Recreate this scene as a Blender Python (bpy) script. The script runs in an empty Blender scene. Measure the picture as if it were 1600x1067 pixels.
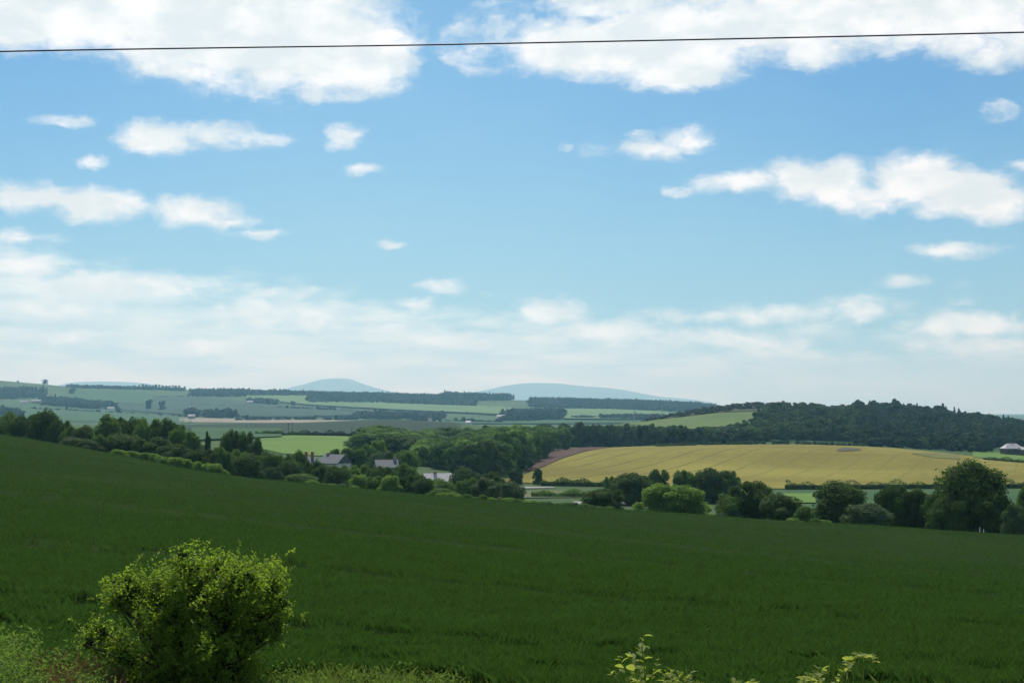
import bpy, math
import numpy as np
from math import radians, sin, cos, tan, atan2, pi
rng = np.random.default_rng(7)
S = bpy.context.scene
COL = S.collection

# ------------------------------------------------------------------ camera
LENS = 50.0
F = 1600 * LENS / 36.0            # focal length in photo pixels
HORIZON = 645.0
PITCH = math.atan((HORIZON - 533.5) / F)
cam_d = bpy.data.cameras.new('camera'); cam_d.lens = LENS; cam_d.sensor_width = 36
cam_d.clip_start = 0.5; cam_d.clip_end = 60000
cam = bpy.data.objects.new('camera', cam_d); COL.objects.link(cam)
cam.location = (0, 0, 0); cam.rotation_euler = (pi / 2 + PITCH, 0, 0)
S.camera = cam

# ------------------------------------------------------------------ light
SUN_EL, SUN_AZ = 52.0, -9.0       # azimuth from +Y, positive to the right
SUN_STRENGTH, SKY_STRENGTH = 4.6, 0.10
CLOUD = 10.6                       # cloud radiance before SKY_STRENGTH
sd = bpy.data.lights.new('sun', 'SUN'); sd.energy = SUN_STRENGTH; sd.angle = radians(0.53); sd.color = (1, .97, .91)
sun = bpy.data.objects.new('sun', sd); COL.objects.link(sun)
sun.rotation_euler = (radians(90 - SUN_EL), 0, radians(180 - SUN_AZ)); sun.location = (0, 40, 60)
S.view_settings.view_transform = 'Standard'; S.view_settings.look = 'None'
S.view_settings.gamma = 1; S.view_settings.exposure = 0.0
S.view_settings.use_curve_mapping = False
S.cycles.use_denoising = True
S.cycles.max_bounces = 6; S.cycles.transparent_max_bounces = 6; S.cycles.volume_bounces = 0
HAZE_DENSITY = 0.82e-4

def to_dir(px, py):
    x = (px - 800) / F; y = (533.5 - py) / F
    fy = cos(PITCH) - sin(PITCH) * y; fz = sin(PITCH) + cos(PITCH) * y
    return x, fy, fz
def as_ray(px, py):
    x, fy, fz = to_dir(px, py)
    return x / fy, fz / fy
def to_px(a, s):
    f = cos(PITCH) + s * sin(PITCH)
    return 800 + F * a / f, 533.5 - F * (s * cos(PITCH) - sin(PITCH)) / f

# node helper
class NT:
    def __init__(s, tree): s.t = tree; s.n = tree.nodes; s.l = tree.links
    def new(s, typ, **kw):
        n = s.n.new(typ)
        for k, v in kw.items(): setattr(n, k, v)
        return n
    def put(s, sock, v):
        if isinstance(v, bpy.types.NodeSocket): s.l.new(v, sock)
        elif v is not None: sock.default_value = v
    def m(s, op, a, b=None, c=None, clamp=False):
        n = s.new('ShaderNodeMath', operation=op, use_clamp=clamp)
        s.put(n.inputs[0], a)
        if b is not None: s.put(n.inputs[1], b)
        if c is not None: s.put(n.inputs[2], c)
        return n.outputs[0]
    def vm(s, op, a, b=None):
        n = s.new('ShaderNodeVectorMath', operation=op)
        s.put(n.inputs[0], a)
        if b is not None: s.put(n.inputs[1], b)
        return n.outputs['Value'] if op in ('LENGTH', 'DOT_PRODUCT') else n.outputs[0]
    def mapr(s, v, a, b, c=0.0, d=1.0, smooth=True):
        n = s.new('ShaderNodeMapRange')
        if smooth: n.interpolation_type = 'SMOOTHSTEP'
        s.put(n.inputs['Value'], v)
        for k, q in zip(('From Min', 'From Max', 'To Min', 'To Max'), (a, b, c, d)): s.put(n.inputs[k], q)
        return n.outputs[0]
    def noise(s, vec, scale, detail=4, rough=.5, out=0, dist=0):
        n = s.new('ShaderNodeTexNoise'); s.put(n.inputs['Vector'], vec)
        n.inputs['Scale'].default_value = scale; n.inputs['Detail'].default_value = detail
        n.inputs['Roughness'].default_value = rough; n.inputs['Distortion'].default_value = dist
        return n.outputs[out]
    def mix(s, f, a, b):
        n = s.new('ShaderNodeMix', data_type='RGBA'); s.put(n.inputs[0], f)
        for k, v in ((6, a), (7, b)):
            if isinstance(v, tuple) and len(v) == 3: v = (*v, 1)
            s.put(n.inputs[k], v)
        return n.outputs[2]
    def comb(s, x, y, z=0.0):
        n = s.new('ShaderNodeCombineXYZ')
        for k, v in enumerate((x, y, z)): s.put(n.inputs[k], v)
        return n.outputs[0]

# ------------------------------------------------------------------ sky with clouds
W = bpy.data.worlds.new('World'); S.world = W; W.use_nodes = True
W.node_tree.nodes.clear(); N = NT(W.node_tree)
sky = N.new('ShaderNodeTexSky', sky_type='NISHITA', sun_disc=False)
sky.sun_elevation = radians(SUN_EL); sky.sun_rotation = radians(SUN_AZ)
sky.altitude = 50; sky.air_density = 1.0; sky.dust_density = 1.2; sky.ozone_density = 1.6
tc = N.new('ShaderNodeTexCoord'); sep = N.new('ShaderNodeSeparateXYZ'); N.l.new(tc.outputs['Generated'], sep.inputs[0])
dx, dy, dz = sep.outputs
AZ = N.m('ARCTAN2', dx, dy)
EL = N.m('ARCSINE', N.m('MINIMUM', N.m('MAXIMUM', dz, -0.999), 0.999))
K = 2222.0
U = N.m('MULTIPLY', AZ, K); V = N.m('MULTIPLY', EL, K)      # ~pixels of arc
P0 = N.comb(U, V)
# domain warp
sc1 = N.vm('MULTIPLY', P0, (1 / 90, 1 / 55, 1))
w1 = N.noise(sc1, 1.0, 5, .6, out=1)
w1 = N.vm('SUBTRACT', w1, (.5, .5, .5))
P = N.vm('ADD', P0, N.vm('MULTIPLY', w1, (52, 32, 0)))
# puffs: px, py, rx, ry (half sizes in photo pixels), strength
PUFFS = [
 (40,20,210,62,1),(180,10,220,75,1),(330,40,190,100,1),(470,60,190,95,1),(560,90,110,66,1),(300,95,130,38,.9),(500,135,110,26,.6),
 (100,-60,400,90,1),
 (920,75,140,52,1),(1040,60,150,60,1),(1060,105,120,42,1),(1180,55,110,40,.7),(1000,0,170,40,.9),(1250,30,200,58,1),(1450,5,260,78,1),
 (1270,85,60,32,.9),(1560,70,70,40,.9),
 (755,70,72,44,.42),(770,25,60,22,.22),
 (105,192,48,9,.6),(245,217,62,30,1),(345,212,76,20,.9),(420,216,34,11,.6),
 (536,212,30,22,.9),(567,267,34,10,.7),(140,255,24,12,.75),
 (60,308,84,24,1),(140,320,76,30,1),(190,322,46,22,.9),(300,332,84,26,1),(345,345,54,15,.9),(405,369,44,8,.65),
 (30,366,48,14,.8),(612,382,30,9,.9),
 (1015,232,88,16,1),(1075,220,44,20,1),(1000,212,30,8,.45),(880,234,14,9,.45),
 (1160,285,80,17,1),(1250,280,66,32,1),(1300,285,62,40,1),(1360,310,70,26,.85),(1430,280,78,44,1),(1500,300,90,40,1),(1560,315,66,32,1),
 (1065,300,24,9,.55),(1595,255,24,12,.7),(1565,172,27,14,.4),
 (1490,390,74,15,1),(1408,442,38,11,.85),(1500,458,28,15,.28),
 (697,446,38,14,.85),(652,474,30,13,.7),(450,457,50,14,.6),
 (865,487,66,25,1),(1180,493,160,17,1),(1345,482,70,20,1),(1510,507,92,25,1),
 (20,412,70,24,1),(150,446,185,26,1),(415,490,100,27,1),(485,498,74,22,1),(595,513,50,14,.9),
 (930,515,130,20,.95),(90,482,120,20,.95),(60,525,140,15,.9),(330,540,150,14,.85),(700,530,100,15,.85),(1120,530,160,17,.9),(1540,540,120,14,.8),
]
acc = None
for (px, py, rx, ry, st) in PUFFS:
    x, fy, fz = to_dir(px, py); h = math.hypot(x, fy)
    uc = atan2(x, fy) * K; vc = atan2(fz, h) * K
    n = N.new('ShaderNodeMapping', vector_type='TEXTURE')
    n.inputs['Location'].default_value = (uc, vc, 0); n.inputs['Scale'].default_value = (rx, ry, 1)
    N.l.new(P, n.inputs['Vector'])
    kk = min(1.5, max(.62, min(rx * .6, ry) / 28))
    q = N.m('MULTIPLY_ADD', N.vm('LENGTH', n.outputs[0]), -kk, kk)
    if st != 1: q = N.m('MINIMUM', q, st * .75 - .2)
    acc = q if acc is None else N.new('ShaderNodeMath', operation='SMOOTH_MAX')
    if not isinstance(acc, bpy.types.NodeSocket):
        sm = acc; N.l.new(prev, sm.inputs[0]); N.l.new(q, sm.inputs[1]); sm.inputs[2].default_value = .25; acc = sm.outputs[0]
    prev = acc
det = N.m('ADD', N.m('MULTIPLY', N.noise(N.vm('MULTIPLY', P, (1 / 46, 1 / 28, 1)), 1.0, 10, .58), .82), N.m('MULTIPLY', N.noise(N.vm('MULTIPLY', P, (1 / 17, 1 / 9, 1)), 1.0, 5, .55), .18))
big = N.noise(N.vm('MULTIPLY', P0, (1 / 240, 1 / 120, 1)), 1.0, 5, .55)
dens = N.m('ADD', acc, N.m('MULTIPLY', N.m('SUBTRACT', det, .50), 1.55))
m1 = N.mapr(dens, -.19, .66)
# clouds of the same sort over the rest of the sky
gen = N.noise(N.vm('MULTIPLY', tc.outputs['Generated'], (5, 5, 9)), 1.0, 8, .6)
outside = N.m('MAXIMUM', N.mapr(N.m('ABSOLUTE', AZ), .37, .48), N.mapr(EL, .30, .40))
m2 = N.m('MULTIPLY', N.mapr(gen, .50, .60), outside)
m1 = N.m('MAXIMUM', m1, m2)
# low layer of flat cloud towards the horizon
str_n = N.noise(N.vm('MULTIPLY', P0, (1 / 260, 1 / 30, 1)), 1.0, 5, .5)
lum = N.noise(N.vm('MULTIPLY', P0, (1 / 130, 1 / 40, 1)), 1.0, 7, .58)
lean = N.m('MULTIPLY', N.mapr(U, -780, 450, 1, 0), 105.0)
top = N.m('ADD', N.m('ADD', lean, 130.0), N.m('MULTIPLY', N.m('SUBTRACT', lum, .5), 210.0))
low = N.mapr(N.m('DIVIDE', N.m('SUBTRACT', top, V), 60.0), -.25, 1.0)
low = N.m('MULTIPLY', low, N.mapr(str_n, .30, .60, .66, .95))
low = N.m('MULTIPLY', low, N.m('SUBTRACT', 1.0, N.m('MULTIPLY', N.m('MULTIPLY', N.mapr(U, 0, 600), N.mapr(V, 110, 55)), .6)))
# colours
shade = N.mapr(N.noise(N.vm('MULTIPLY', N.vm('ADD', P0, (0, 26, 0)), (1 / 110, 1 / 62, 1)), 1.0, 5, .55), .38, .66)
ccol = N.mix(shade, (CLOUD * .74, CLOUD * .81, CLOUD * .83), (CLOUD * 1.0, CLOUD * 1.0, CLOUD * .985))
thin = N.mapr(dens, .0, .8)
ccol = N.mix(N.m('MULTIPLY', N.mapr(dens, .25, 1.1), .10), ccol, (CLOUD * .74, CLOUD * .80, CLOUD * .80))
lowc = N.mix(N.mapr(N.m('ADD', N.m('MULTIPLY', str_n, .5), N.m('MULTIPLY', lum, .5)), .38, .62), (CLOUD * .53, CLOUD * .74, CLOUD * .82), (CLOUD * .72, CLOUD * .875, CLOUD * .885))
ccol = N.mix(N.mapr(V, 330, 60), ccol, N.vm('MULTIPLY', ccol, (.87, 1.0, 1.03)))
# a veil of thin high haze: bluer to the right, paler to the left and down
skyc = N.vm('MULTIPLY', sky.outputs[0], (.30, .60, .87))
veil = N.m('ADD', N.mapr(V, 560, 90, .05, .50), N.mapr(N.m('ABSOLUTE', N.m('ADD', U, 180)), 760, 0, 0, .17))
veil = N.m('ADD', veil, N.m('MULTIPLY', N.m('SUBTRACT', big, .5), .22), clamp=True)
skyc = N.mix(veil, skyc, (CLOUD * .37, CLOUD * .62, CLOUD * .75))
c = N.mix(low, skyc, lowc)
c = N.mix(N.m('MULTIPLY', m1, .97), c, ccol)
bg = N.new('ShaderNodeBackground'); N.l.new(c, bg.inputs[0]); bg.inputs[1].default_value = SKY_STRENGTH
wo = N.new('ShaderNodeOutputWorld'); N.l.new(bg.outputs[0], wo.inputs[0])
W.cycles.sampling_method = 'MANUAL'; W.cycles.sample_map_resolution = 512

# ------------------------------------------------------------------ materials
def mat(name, fn, **kw):
    m = bpy.data.materials.new(name); m.use_nodes = True; m.node_tree.nodes.clear()
    t = NT(m.node_tree); out = t.new('ShaderNodeOutputMaterial')
    t.l.new(fn(t, **kw), out.inputs[0]); return m
def bsdf(t, col, rough=.8, spec=.3, normal=None, metal=0):
    b = t.new('ShaderNodeBsdfPrincipled')
    t.put(b.inputs['Base Color'], (*col, 1) if isinstance(col, tuple) else col)
    t.put(b.inputs['Roughness'], rough); b.inputs['Specular IOR Level'].default_value = spec
    b.inputs['Metallic'].default_value = metal
    if normal is not None: t.l.new(normal, b.inputs['Normal'])
    return b.outputs[0]
def bump(t, h, strength=.5, dist=.1):
    b = t.new('ShaderNodeBump'); b.inputs['Strength'].default_value = strength; b.inputs['Distance'].default_value = dist
    t.l.new(h, b.inputs['Height']); return b.outputs[0]
def flat(col, rough=.8, spec=.3, var=.15, scale=1.5, metal=0):
    def fn(t):
        g = t.new('ShaderNodeNewGeometry').outputs['Position']
        n = t.noise(g, scale, 5, .6)
        a = tuple(v * (1 - var) for v in col); b = tuple(min(1, v * (1 + var)) for v in col)
        return bsdf(t, t.mix(t.mapr(n, .3, .7), a, b), rough, spec, None, metal)
    return fn
def field_mat(c1, c2, scale=.02, streak=None, fine=.6, rough=.9, spec=.08):
    """grassland or crop seen from afar: broad mottling, finer clumping and optional drill lines"""
    def fn(t):
        g = t.new('ShaderNodeNewGeometry').outputs['Position']
        n1 = t.noise(g, scale, 5, .55, dist=.6); n2 = t.noise(g, fine, 4, .6)
        f = t.m('ADD', t.m('MULTIPLY', n1, .65), t.m('MULTIPLY', n2, .35))
        col = t.mix(t.mapr(f, .36, .64), c1, c2)
        if streak:
            ang, spacing, dark = streak
            mp = t.new('ShaderNodeMapping', vector_type='POINT'); mp.inputs['Rotation'].default_value = (0, 0, ang)
            t.l.new(g, mp.inputs[0])
            s = t.new('ShaderNodeSeparateXYZ'); t.l.new(mp.outputs[0], s.inputs[0])
            wob = t.m('MULTIPLY', t.m('SUBTRACT', t.noise(g, .012, 3, .5), .5), spacing * .5)
            x = t.m('DIVIDE', t.m('ADD', s.outputs[0], wob), spacing)
            fr = t.m('ABSOLUTE', t.m('SUBTRACT', t.m('FRACT', x), .5))
            ln = t.mapr(fr, .0, .10, 1, 0)
            brk = t.mapr(t.noise(g, .02, 3, .6), .25, .50)
            col = t.mix(t.m('MULTIPLY', t.m('MULTIPLY', ln, t.mapr(s.outputs[0], -150, -70, .95, .25)), brk), col, dark)
            fr2 = t.noise(t.vm('MULTIPLY', mp.outputs[0], (1.0, .03, 1)), .9, 3, .6)
            col = t.mix(t.m('MULTIPLY', t.mapr(fr2, .5, .75), .35), col, dark)
        return bsdf(t, col, rough, spec, bump(t, n2, .5, .3))
    return fn
def leaf_mat(c1, c2, trans, tw=.35, rough=.75, spec=.10, patch=None):
    """leaves: every leaf its own tone, light coming through"""
    def fn(t):
        gn = t.new('ShaderNodeNewGeometry'); r = gn.outputs['Random Per Island']
        oi = t.new('ShaderNodeObjectInfo').outputs['Random']
        n = t.noise(gn.outputs['Position'], .35, 3, .5)
        f = t.m('ADD', t.m('MULTIPLY', r, .55), t.m('ADD', t.m('MULTIPLY', oi, .25), t.m('MULTIPLY', t.m('SUBTRACT', n, .4), .6)), clamp=True)
        if patch: f = t.m('ADD', t.m('MULTIPLY', r, .35), t.m('MULTIPLY', t.m('SUBTRACT', t.noise(gn.outputs['Position'], patch, 2, .5), .36), 2.2), clamp=True)
        col = t.mix(f, c1, c2)
        b = bsdf(t, col, rough, spec)
        tr = t.new('ShaderNodeBsdfTranslucent'); t.l.new(t.mix(f, tuple(v * .75 for v in trans), trans), tr.inputs[0])
        mx = t.new('ShaderNodeMixShader'); mx.inputs[0].default_value = tw
        t.l.new(b, mx.inputs[1]); t.l.new(tr.outputs[0], mx.inputs[2]); return mx.outputs[0]
    return fn

M = {}
M['ground'] = mat('ground_grass', field_mat((.034, .068, .018), (.056, .095, .026), .008))
M['verge'] = mat('verge_soil', field_mat((.03, .045, .015), (.06, .075, .03), .5, fine=4))
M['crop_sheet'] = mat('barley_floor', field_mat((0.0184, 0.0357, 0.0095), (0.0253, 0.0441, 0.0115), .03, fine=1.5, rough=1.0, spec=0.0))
M['gold'] = mat('ripening_barley', field_mat((0.1440, 0.1225, 0.0147), (0.2256, 0.2009, 0.0309), .010, (radians(20), 13.0, (0.0912, 0.0784, 0.0118)), .35))  # dark wheel tracks, with the shade lying in them put into the colour
M['plough'] = mat('ploughed_soil', field_mat((0.0625, 0.0362, 0.0261), (0.0919, 0.0532, 0.0371), .04, (radians(20), 5.0, (0.0441, 0.0263, 0.0190)), .7))
M['meadow'] = mat('bright_meadow', field_mat((0.0821, 0.1548, 0.0229), (0.1163, 0.1944, 0.0306), .02, (radians(-55), 9, (0.0684, 0.1224, 0.0204)), .3))
M['hillmeadow'] = mat('hill_meadow', field_mat((0.0715, 0.1156, 0.0270), (0.1040, 0.1496, 0.0360), .015))
M['scrub'] = mat('heather_scrub', field_mat((.035, .038, .025), (.07, .075, .035), .05))
M['teal'] = mat('green_crop', field_mat((0.0217, 0.0468, 0.0252), (0.0310, 0.0612, 0.0302), .01, (radians(40), 24, (0.0186, 0.0396, 0.0216)), .2))
M['deep'] = mat('deep_green_crop', field_mat((0.0136, 0.0346, 0.0173), (0.0211, 0.0446, 0.0216), .01))
M['pale'] = mat('pale_pasture', field_mat((0.0816, 0.1428, 0.0506), (0.1071, 0.1785, 0.0608), .008))
M['mid'] = mat('mid_pasture', field_mat((0.0275, 0.0727, 0.0220), (0.0403, 0.0930, 0.0294), .008))
M['beige'] = mat('dry_stubble', field_mat((0.1960, 0.1680, 0.1190), (0.2520, 0.2170, 0.1610), .03))
M['olive'] = mat('rough_pasture', field_mat((0.0682, 0.0936, 0.0324), (0.1178, 0.1224, 0.0540), .06))
M['pit'] = mat('bare_patch', field_mat((.045, .045, .022), (.11, .095, .06), .25))
M['patch'] = mat('green_patch', field_mat((.095, .105, .026), (.15, .145, .035), .1))
M['hill'] = mat('moorland', field_mat((0.0300, 0.0490, 0.0350), (0.0420, 0.0630, 0.0420), .001))
M['road'] = mat('road_stone', flat((0.2520, 0.2460, 0.2280), .9, .2))
M['leafD'] = mat('foliage_dark', leaf_mat((0.0269, 0.0499, 0.0112), (0.0887, 0.1447, 0.0278), (0.1242, 0.2351, 0.0232), .24))
M['leafM'] = mat('foliage_mid', leaf_mat((0.0439, 0.0832, 0.0180), (0.1455, 0.2431, 0.0496), (0.2000, 0.3695, 0.0457), .30))
M['leafB'] = mat('foliage_bright', leaf_mat((0.0700, 0.1300, 0.0220), (0.1885, 0.3045, 0.0580), (0.3190, 0.5220, 0.0725), .42))
M['leafG'] = mat('foliage_grey', leaf_mat((0.0480, 0.0782, 0.0298), (0.1276, 0.1934, 0.0764), (0.1392, 0.2268, 0.0629), .25))
M['leafW'] = mat('foliage_wood', leaf_mat((0.0304, 0.0658, 0.0200), (0.1137, 0.2032, 0.0522), (0.1467, 0.2903, 0.0435), .25))
M['leafF'] = mat('foliage_far', leaf_mat((.010, .022, .012), (.026, .042, .020), (.03, .05, .012), .2))
M['leafH'] = mat('foliage_hill', leaf_mat((.010, .024, .012), (.055, .088, .034), (.05, .09, .02), .22, patch=.07))
M['leafV'] = mat('foliage_hill_green', leaf_mat((0.0176, 0.0374, 0.0120), (0.0935, 0.1375, 0.0380), (0.0770, 0.1430, 0.0200), .25, patch=.07))
M['bush'] = mat('foliage_bush', leaf_mat((0.0712, 0.1402, 0.0154), (0.1959, 0.3047, 0.0385), (0.4274, 0.6095, 0.0440), .46, .5, .12))
M['inner'] = mat('foliage_inner_shade', leaf_mat((.018, .036, .008), (.045, .075, .016), (.06, .10, .012), .2))
M['weed'] = mat('foliage_weed', leaf_mat((0.0510, 0.1080, 0.0242), (0.1659, 0.2565, 0.0495), (0.2552, 0.4050, 0.0550), .38, .7, .08))
M['shoot'] = mat('foliage_shoot', leaf_mat((.10, .15, .025), (.22, .27, .06), (.45, .52, .07), .50, .6, .12))
M['blade'] = mat('barley_blades', leaf_mat((0.0247, 0.0635, 0.0138), (0.1088, 0.1986, 0.0462), (0.1152, 0.2382, 0.0277), .25, .9, .02))
M['grass'] = mat('verge_grass', leaf_mat((0.0562, 0.0938, 0.0189), (0.1750, 0.2125, 0.0473), (0.2125, 0.3000, 0.0473), .35, .8, .06))
M['seed'] = mat('grass_seedheads', leaf_mat((.15, .075, .035), (.26, .17, .09), (.25, .14, .06), .3))
M['bark'] = mat('bark', flat((.075, .058, .042), .95, .1, .4, 6))
M['slate'] = mat('slate_roof', flat((.082, .098, .108), .7, .3, .25, 3))
M['paleroof'] = mat('pale_roof', flat((0.3974, 0.3757, 0.3757), .6, .4, .12, 2))
M['white'] = mat('white_render', flat((0.6630, 0.6460, 0.6120), .8, .3, .06, 2))
M['stone'] = mat('stone_wall', flat((0.3060, 0.2805, 0.2380), .9, .2, .2, 3))
M['brick'] = mat('brick', flat((.30, .11, .07), .9, .2, .25, 6))
M['glass'] = mat('window_glass', flat((.03, .04, .05), .15, .6, .1, 1))
M['timber'] = mat('weathered_timber', flat((.10, .085, .07), .9, .2, .3, 5))
M['steel'] = mat('galvanised_steel', flat((.30, .31, .32), .5, .5, .1, 1, .6))
M['cable'] = mat('black_cable', flat((.02, .02, .022), .5, .4, .1, 3))

# ------------------------------------------------------------------ mesh helpers
def mesh(name, V_, F_, m, smooth=False):
    V_ = np.ascontiguousarray(V_, dtype=np.float32); me = bpy.data.meshes.new(name)
    if not isinstance(F_, list): F_ = [F_]
    F_ = [np.ascontiguousarray(f, dtype=np.int32) for f in F_ if len(f)]
    idx = np.concatenate([f.ravel() for f in F_]); cnt = np.concatenate([np.full(len(f), f.shape[1], np.int32) for f in F_])
    me.vertices.add(len(V_)); me.vertices.foreach_set('co', V_.ravel())
    me.loops.add(len(idx)); me.loops.foreach_set('vertex_index', idx)
    me.polygons.add(len(cnt)); st = np.zeros(len(cnt), np.int32); st[1:] = np.cumsum(cnt)[:-1]
    me.polygons.foreach_set('loop_start', st)
    me.polygons.foreach_set('use_smooth', np.full(len(cnt), smooth))
    me.update(calc_edges=True); me.validate()
    ms = m if isinstance(m, list) else [m]
    for q in ms: me.materials.append(M[q] if isinstance(q, str) else q)
    return me
def put(name, me, parent=None, loc=(0, 0, 0), rz=0., sc=(1, 1, 1)):
    o = bpy.data.objects.new(name, me); COL.objects.link(o)
    o.location = [float(v) for v in loc]; o.rotation_euler = (0, 0, float(rz)); o.scale = [float(v) for v in sc]
    if parent: o.parent = parent
    return o
def tag(o, label=None, cat=None, group=None, kind=None):
    for k, v in (('label', label), ('category', cat), ('group', group), ('kind', kind)):
        if v: o[k] = v
    return o
def root(name, label, cat, loc=(0, 0, 0), rz=0., group=None):
    return tag(put(name, None, None, loc, rz), label, cat, group)
class MB:
    """collects boxes, bars and tubes into one mesh"""
    def __init__(s): s.v = []; s.q = []; s.t = []; s.n = 0
    def add(s, v, q=(), t=()):
        v = np.asarray(v, float); s.v.append(v)
        if len(q): s.q.append(np.asarray(q) + s.n)
        if len(t): s.t.append(np.asarray(t) + s.n)
        s.n += len(v)
    def box(s, x0, x1, y0, y1, z0, z1):
        v = [(x, y, z) for x in (x0, x1) for y in (y0, y1) for z in (z0, z1)]
        s.add(v, [(0, 1, 3, 2), (4, 6, 7, 5), (0, 4, 5, 1), (2, 3, 7, 6), (0, 2, 6, 4), (1, 5, 7, 3)])
    def tube(s, pts, rad, n=6):
        pts = np.asarray(pts, float); k = len(pts); rad = np.broadcast_to(rad, k)
        tg = np.gradient(pts, axis=0); tg /= np.linalg.norm(tg, axis=1)[:, None] + 1e-9
        ref = np.array([0.3, .9, .2]) if abs(tg[0][2]) > .7 else np.array([0, 0, 1.])
        a = np.cross(tg, ref); a /= np.linalg.norm(a, axis=1)[:, None]; b = np.cross(tg, a)
        th = np.arange(n) * 2 * pi / n
        v = (pts[:, None] + rad[:, None, None] * (a[:, None] * np.cos(th)[None, :, None] + b[:, None] * np.sin(th)[None, :, None])).reshape(-1, 3)
        q = [(i * n + j, i * n + (j + 1) % n, (i + 1) * n + (j + 1) % n, (i + 1) * n + j) for i in range(k - 1) for j in range(n)]
        s.add(v, q)
    def mesh(s, name, m, smooth=False):
        f = []
        if s.q: f.append(np.concatenate(s.q))
        if s.t: f.append(np.concatenate(s.t))
        return mesh(name, np.concatenate(s.v), f, m, smooth)
def unit(v): return v / (np.linalg.norm(v, axis=-1, keepdims=True) + 1e-9)
def leaves(C, Nn, L, Wd, r, fold=0.0):
    """one diamond leaf per centre; returns verts, quads"""
    n = len(C); t = unit(np.cross(Nn, r.normal(size=(n, 3)))); b = np.cross(unit(Nn), t)
    L = np.broadcast_to(L, n)[:, None]; Wd = np.broadcast_to(Wd, n)[:, None]
    up = unit(Nn) * fold * L
    v = np.stack([C - t * L * .5, C + b * Wd * .5 + up, C + t * L * .5, C - b * Wd * .5 + up], 1).reshape(-1, 3)
    return v, np.arange(4 * n).reshape(n, 4)
def ball(c, rx, ry, rz_, nu=8, nv=5, r=None, rough=.12):
    th = np.arange(nu) * 2 * pi / nu; ph = np.linspace(.15, pi - .15, nv)
    v = np.array([[sin(p) * cos(t), sin(p) * sin(t), cos(p)] for p in ph for t in th])
    if r is not None: v = v * (1 + rough * r.normal(size=(len(v), 1)))
    v = np.asarray(c) + v * np.array([rx, ry, rz_])
    q = [(i * nu + j, i * nu + (j + 1) % nu, (i + 1) * nu + (j + 1) % nu, (i + 1) * nu + j) for i in range(nv - 1) for j in range(nu)]
    return v, np.array(q)

# ------------------------------------------------------------------ terrain
# rows of the land, outwards from the railway: distance and either a height (z) or the level at which it stands in view (py)
def row(d=None, dk=None, z=None, zk=None, py=None): return (d, dk, z, py)
STD = [-300, 0, 400, 800, 1200, 1600, 1900]
CREST_PX = [-300, 0, 100, 200, 300, 400, 500, 600, 700, 800, 900, 1000, 1100, 1200, 1300, 1400, 1500, 1600, 1900]
CREST_PY = [632, 677, 694, 712, 733, 747, 756, 766, 775, 783, 790, 797, 803, 811, 816, 822, 829, 835, 850]
CREST_D = [285, 262, 256, 250, 244, 236, 228, 221, 214, 207, 200, 194, 189, 184, 179, 175, 172, 169, 163]
def ys(pts): return ([p[0] for p in pts], [p[1] for p in pts])
ROWS = [
 ('z', 3, ([0], [-3.3])), ('z', 12, ([0], [-4.4])), ('z', 24, ([0, 1600], [-4.75, -4.9])),
 ('z', 30, (STD, [-5.1, -5.15, -5.3, -5.4, -5.5, -5.6, -5.6])),
 ('z', 60, (STD, [-5.75, -5.9, -6.4, -7.0, -7.7, -8.3, -8.7])),
 ('z', 120, (STD, [-4.9, -5.6, -7.6, -9.6, -11.4, -12.9, -13.9])),
 ('crest', 0, None), ('drop', 25, .6), ('drop', 60, 4.8),
 ('z', 370, (STD, [-15, -16, -19.5, -21.8, -22.2, -22, -22])),
 ('py', 450, ys([(-300, 720), (0, 722), (400, 738), (800, 757), (1200, 764), (1600, 762), (1900, 760)])),
 ('py', 560, ys([(-300, 700), (0, 702), (400, 709), (600, 712), (800, 735), (1200, 737), (1600, 741), (1900, 742)])),
 ('py', 700, ys([(-300, 690), (0, 690), (400, 684), (580, 686), (700, 712), (830, 712), (940, 704), (1200, 701), (1400, 706), (1600, 723), (1900, 728)])),
 ('py', 900, ys([(-300, 678), (0, 678), (400, 676), (580, 680), (750, 702), (940, 699), (1200, 691), (1400, 697), (1600, 709), (1900, 716)])),
 ('py', 1250, ys([(-300, 664), (0, 664), (300, 664), (450, 662), (600, 656), (700, 660), (850, 674), (1000, 664), (1080, 656), (1150, 650), (1200, 649), (1300, 655), (1400, 655), (1500, 667), (1600, 678), (1900, 690)])),
 ('py', 1450, ys([(-300, 668), (0, 668), (300, 668), (450, 666), (600, 660), (700, 664), (850, 676), (1000, 658), (1060, 647), (1120, 637), (1180, 631), (1230, 637), (1300, 645), (1400, 642), (1460, 650), (1520, 658), (1600, 669), (1900, 684)])),
 ('py', 1900, ([0, 400, 600, 850, 1200, 1600], [668, 668, 668, 676, 668, 670])),
 ('py', 2500, ([-300, 0, 300, 600, 800, 1000, 1200, 1600], [648, 651, 655, 658, 660, 659, 659, 661])),
 ('py', 3500, ([-300, 0, 200, 400, 600, 800, 1000, 1100, 1600], [620, 626, 635, 634, 640, 642, 644, 646, 657])),
 ('py', 4600, ys([(-300, 585), (0, 595), (60, 600), (100, 604), (200, 607), (300, 609), (400, 613), (600, 619), (800, 625), (1000, 630), (1090, 634), (1120, 638), (1200, 648), (1600, 659)])),
 ('z', 6500, ([0, 800, 1600], [40, 30, -25])), ('z', 9000, ([0], [-15])), ('z', 26000, ([0], [-20])),
]
AG = np.linspace(-.56, .56, 561); DG = np.geomspace(3, 26000, 960)
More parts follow.
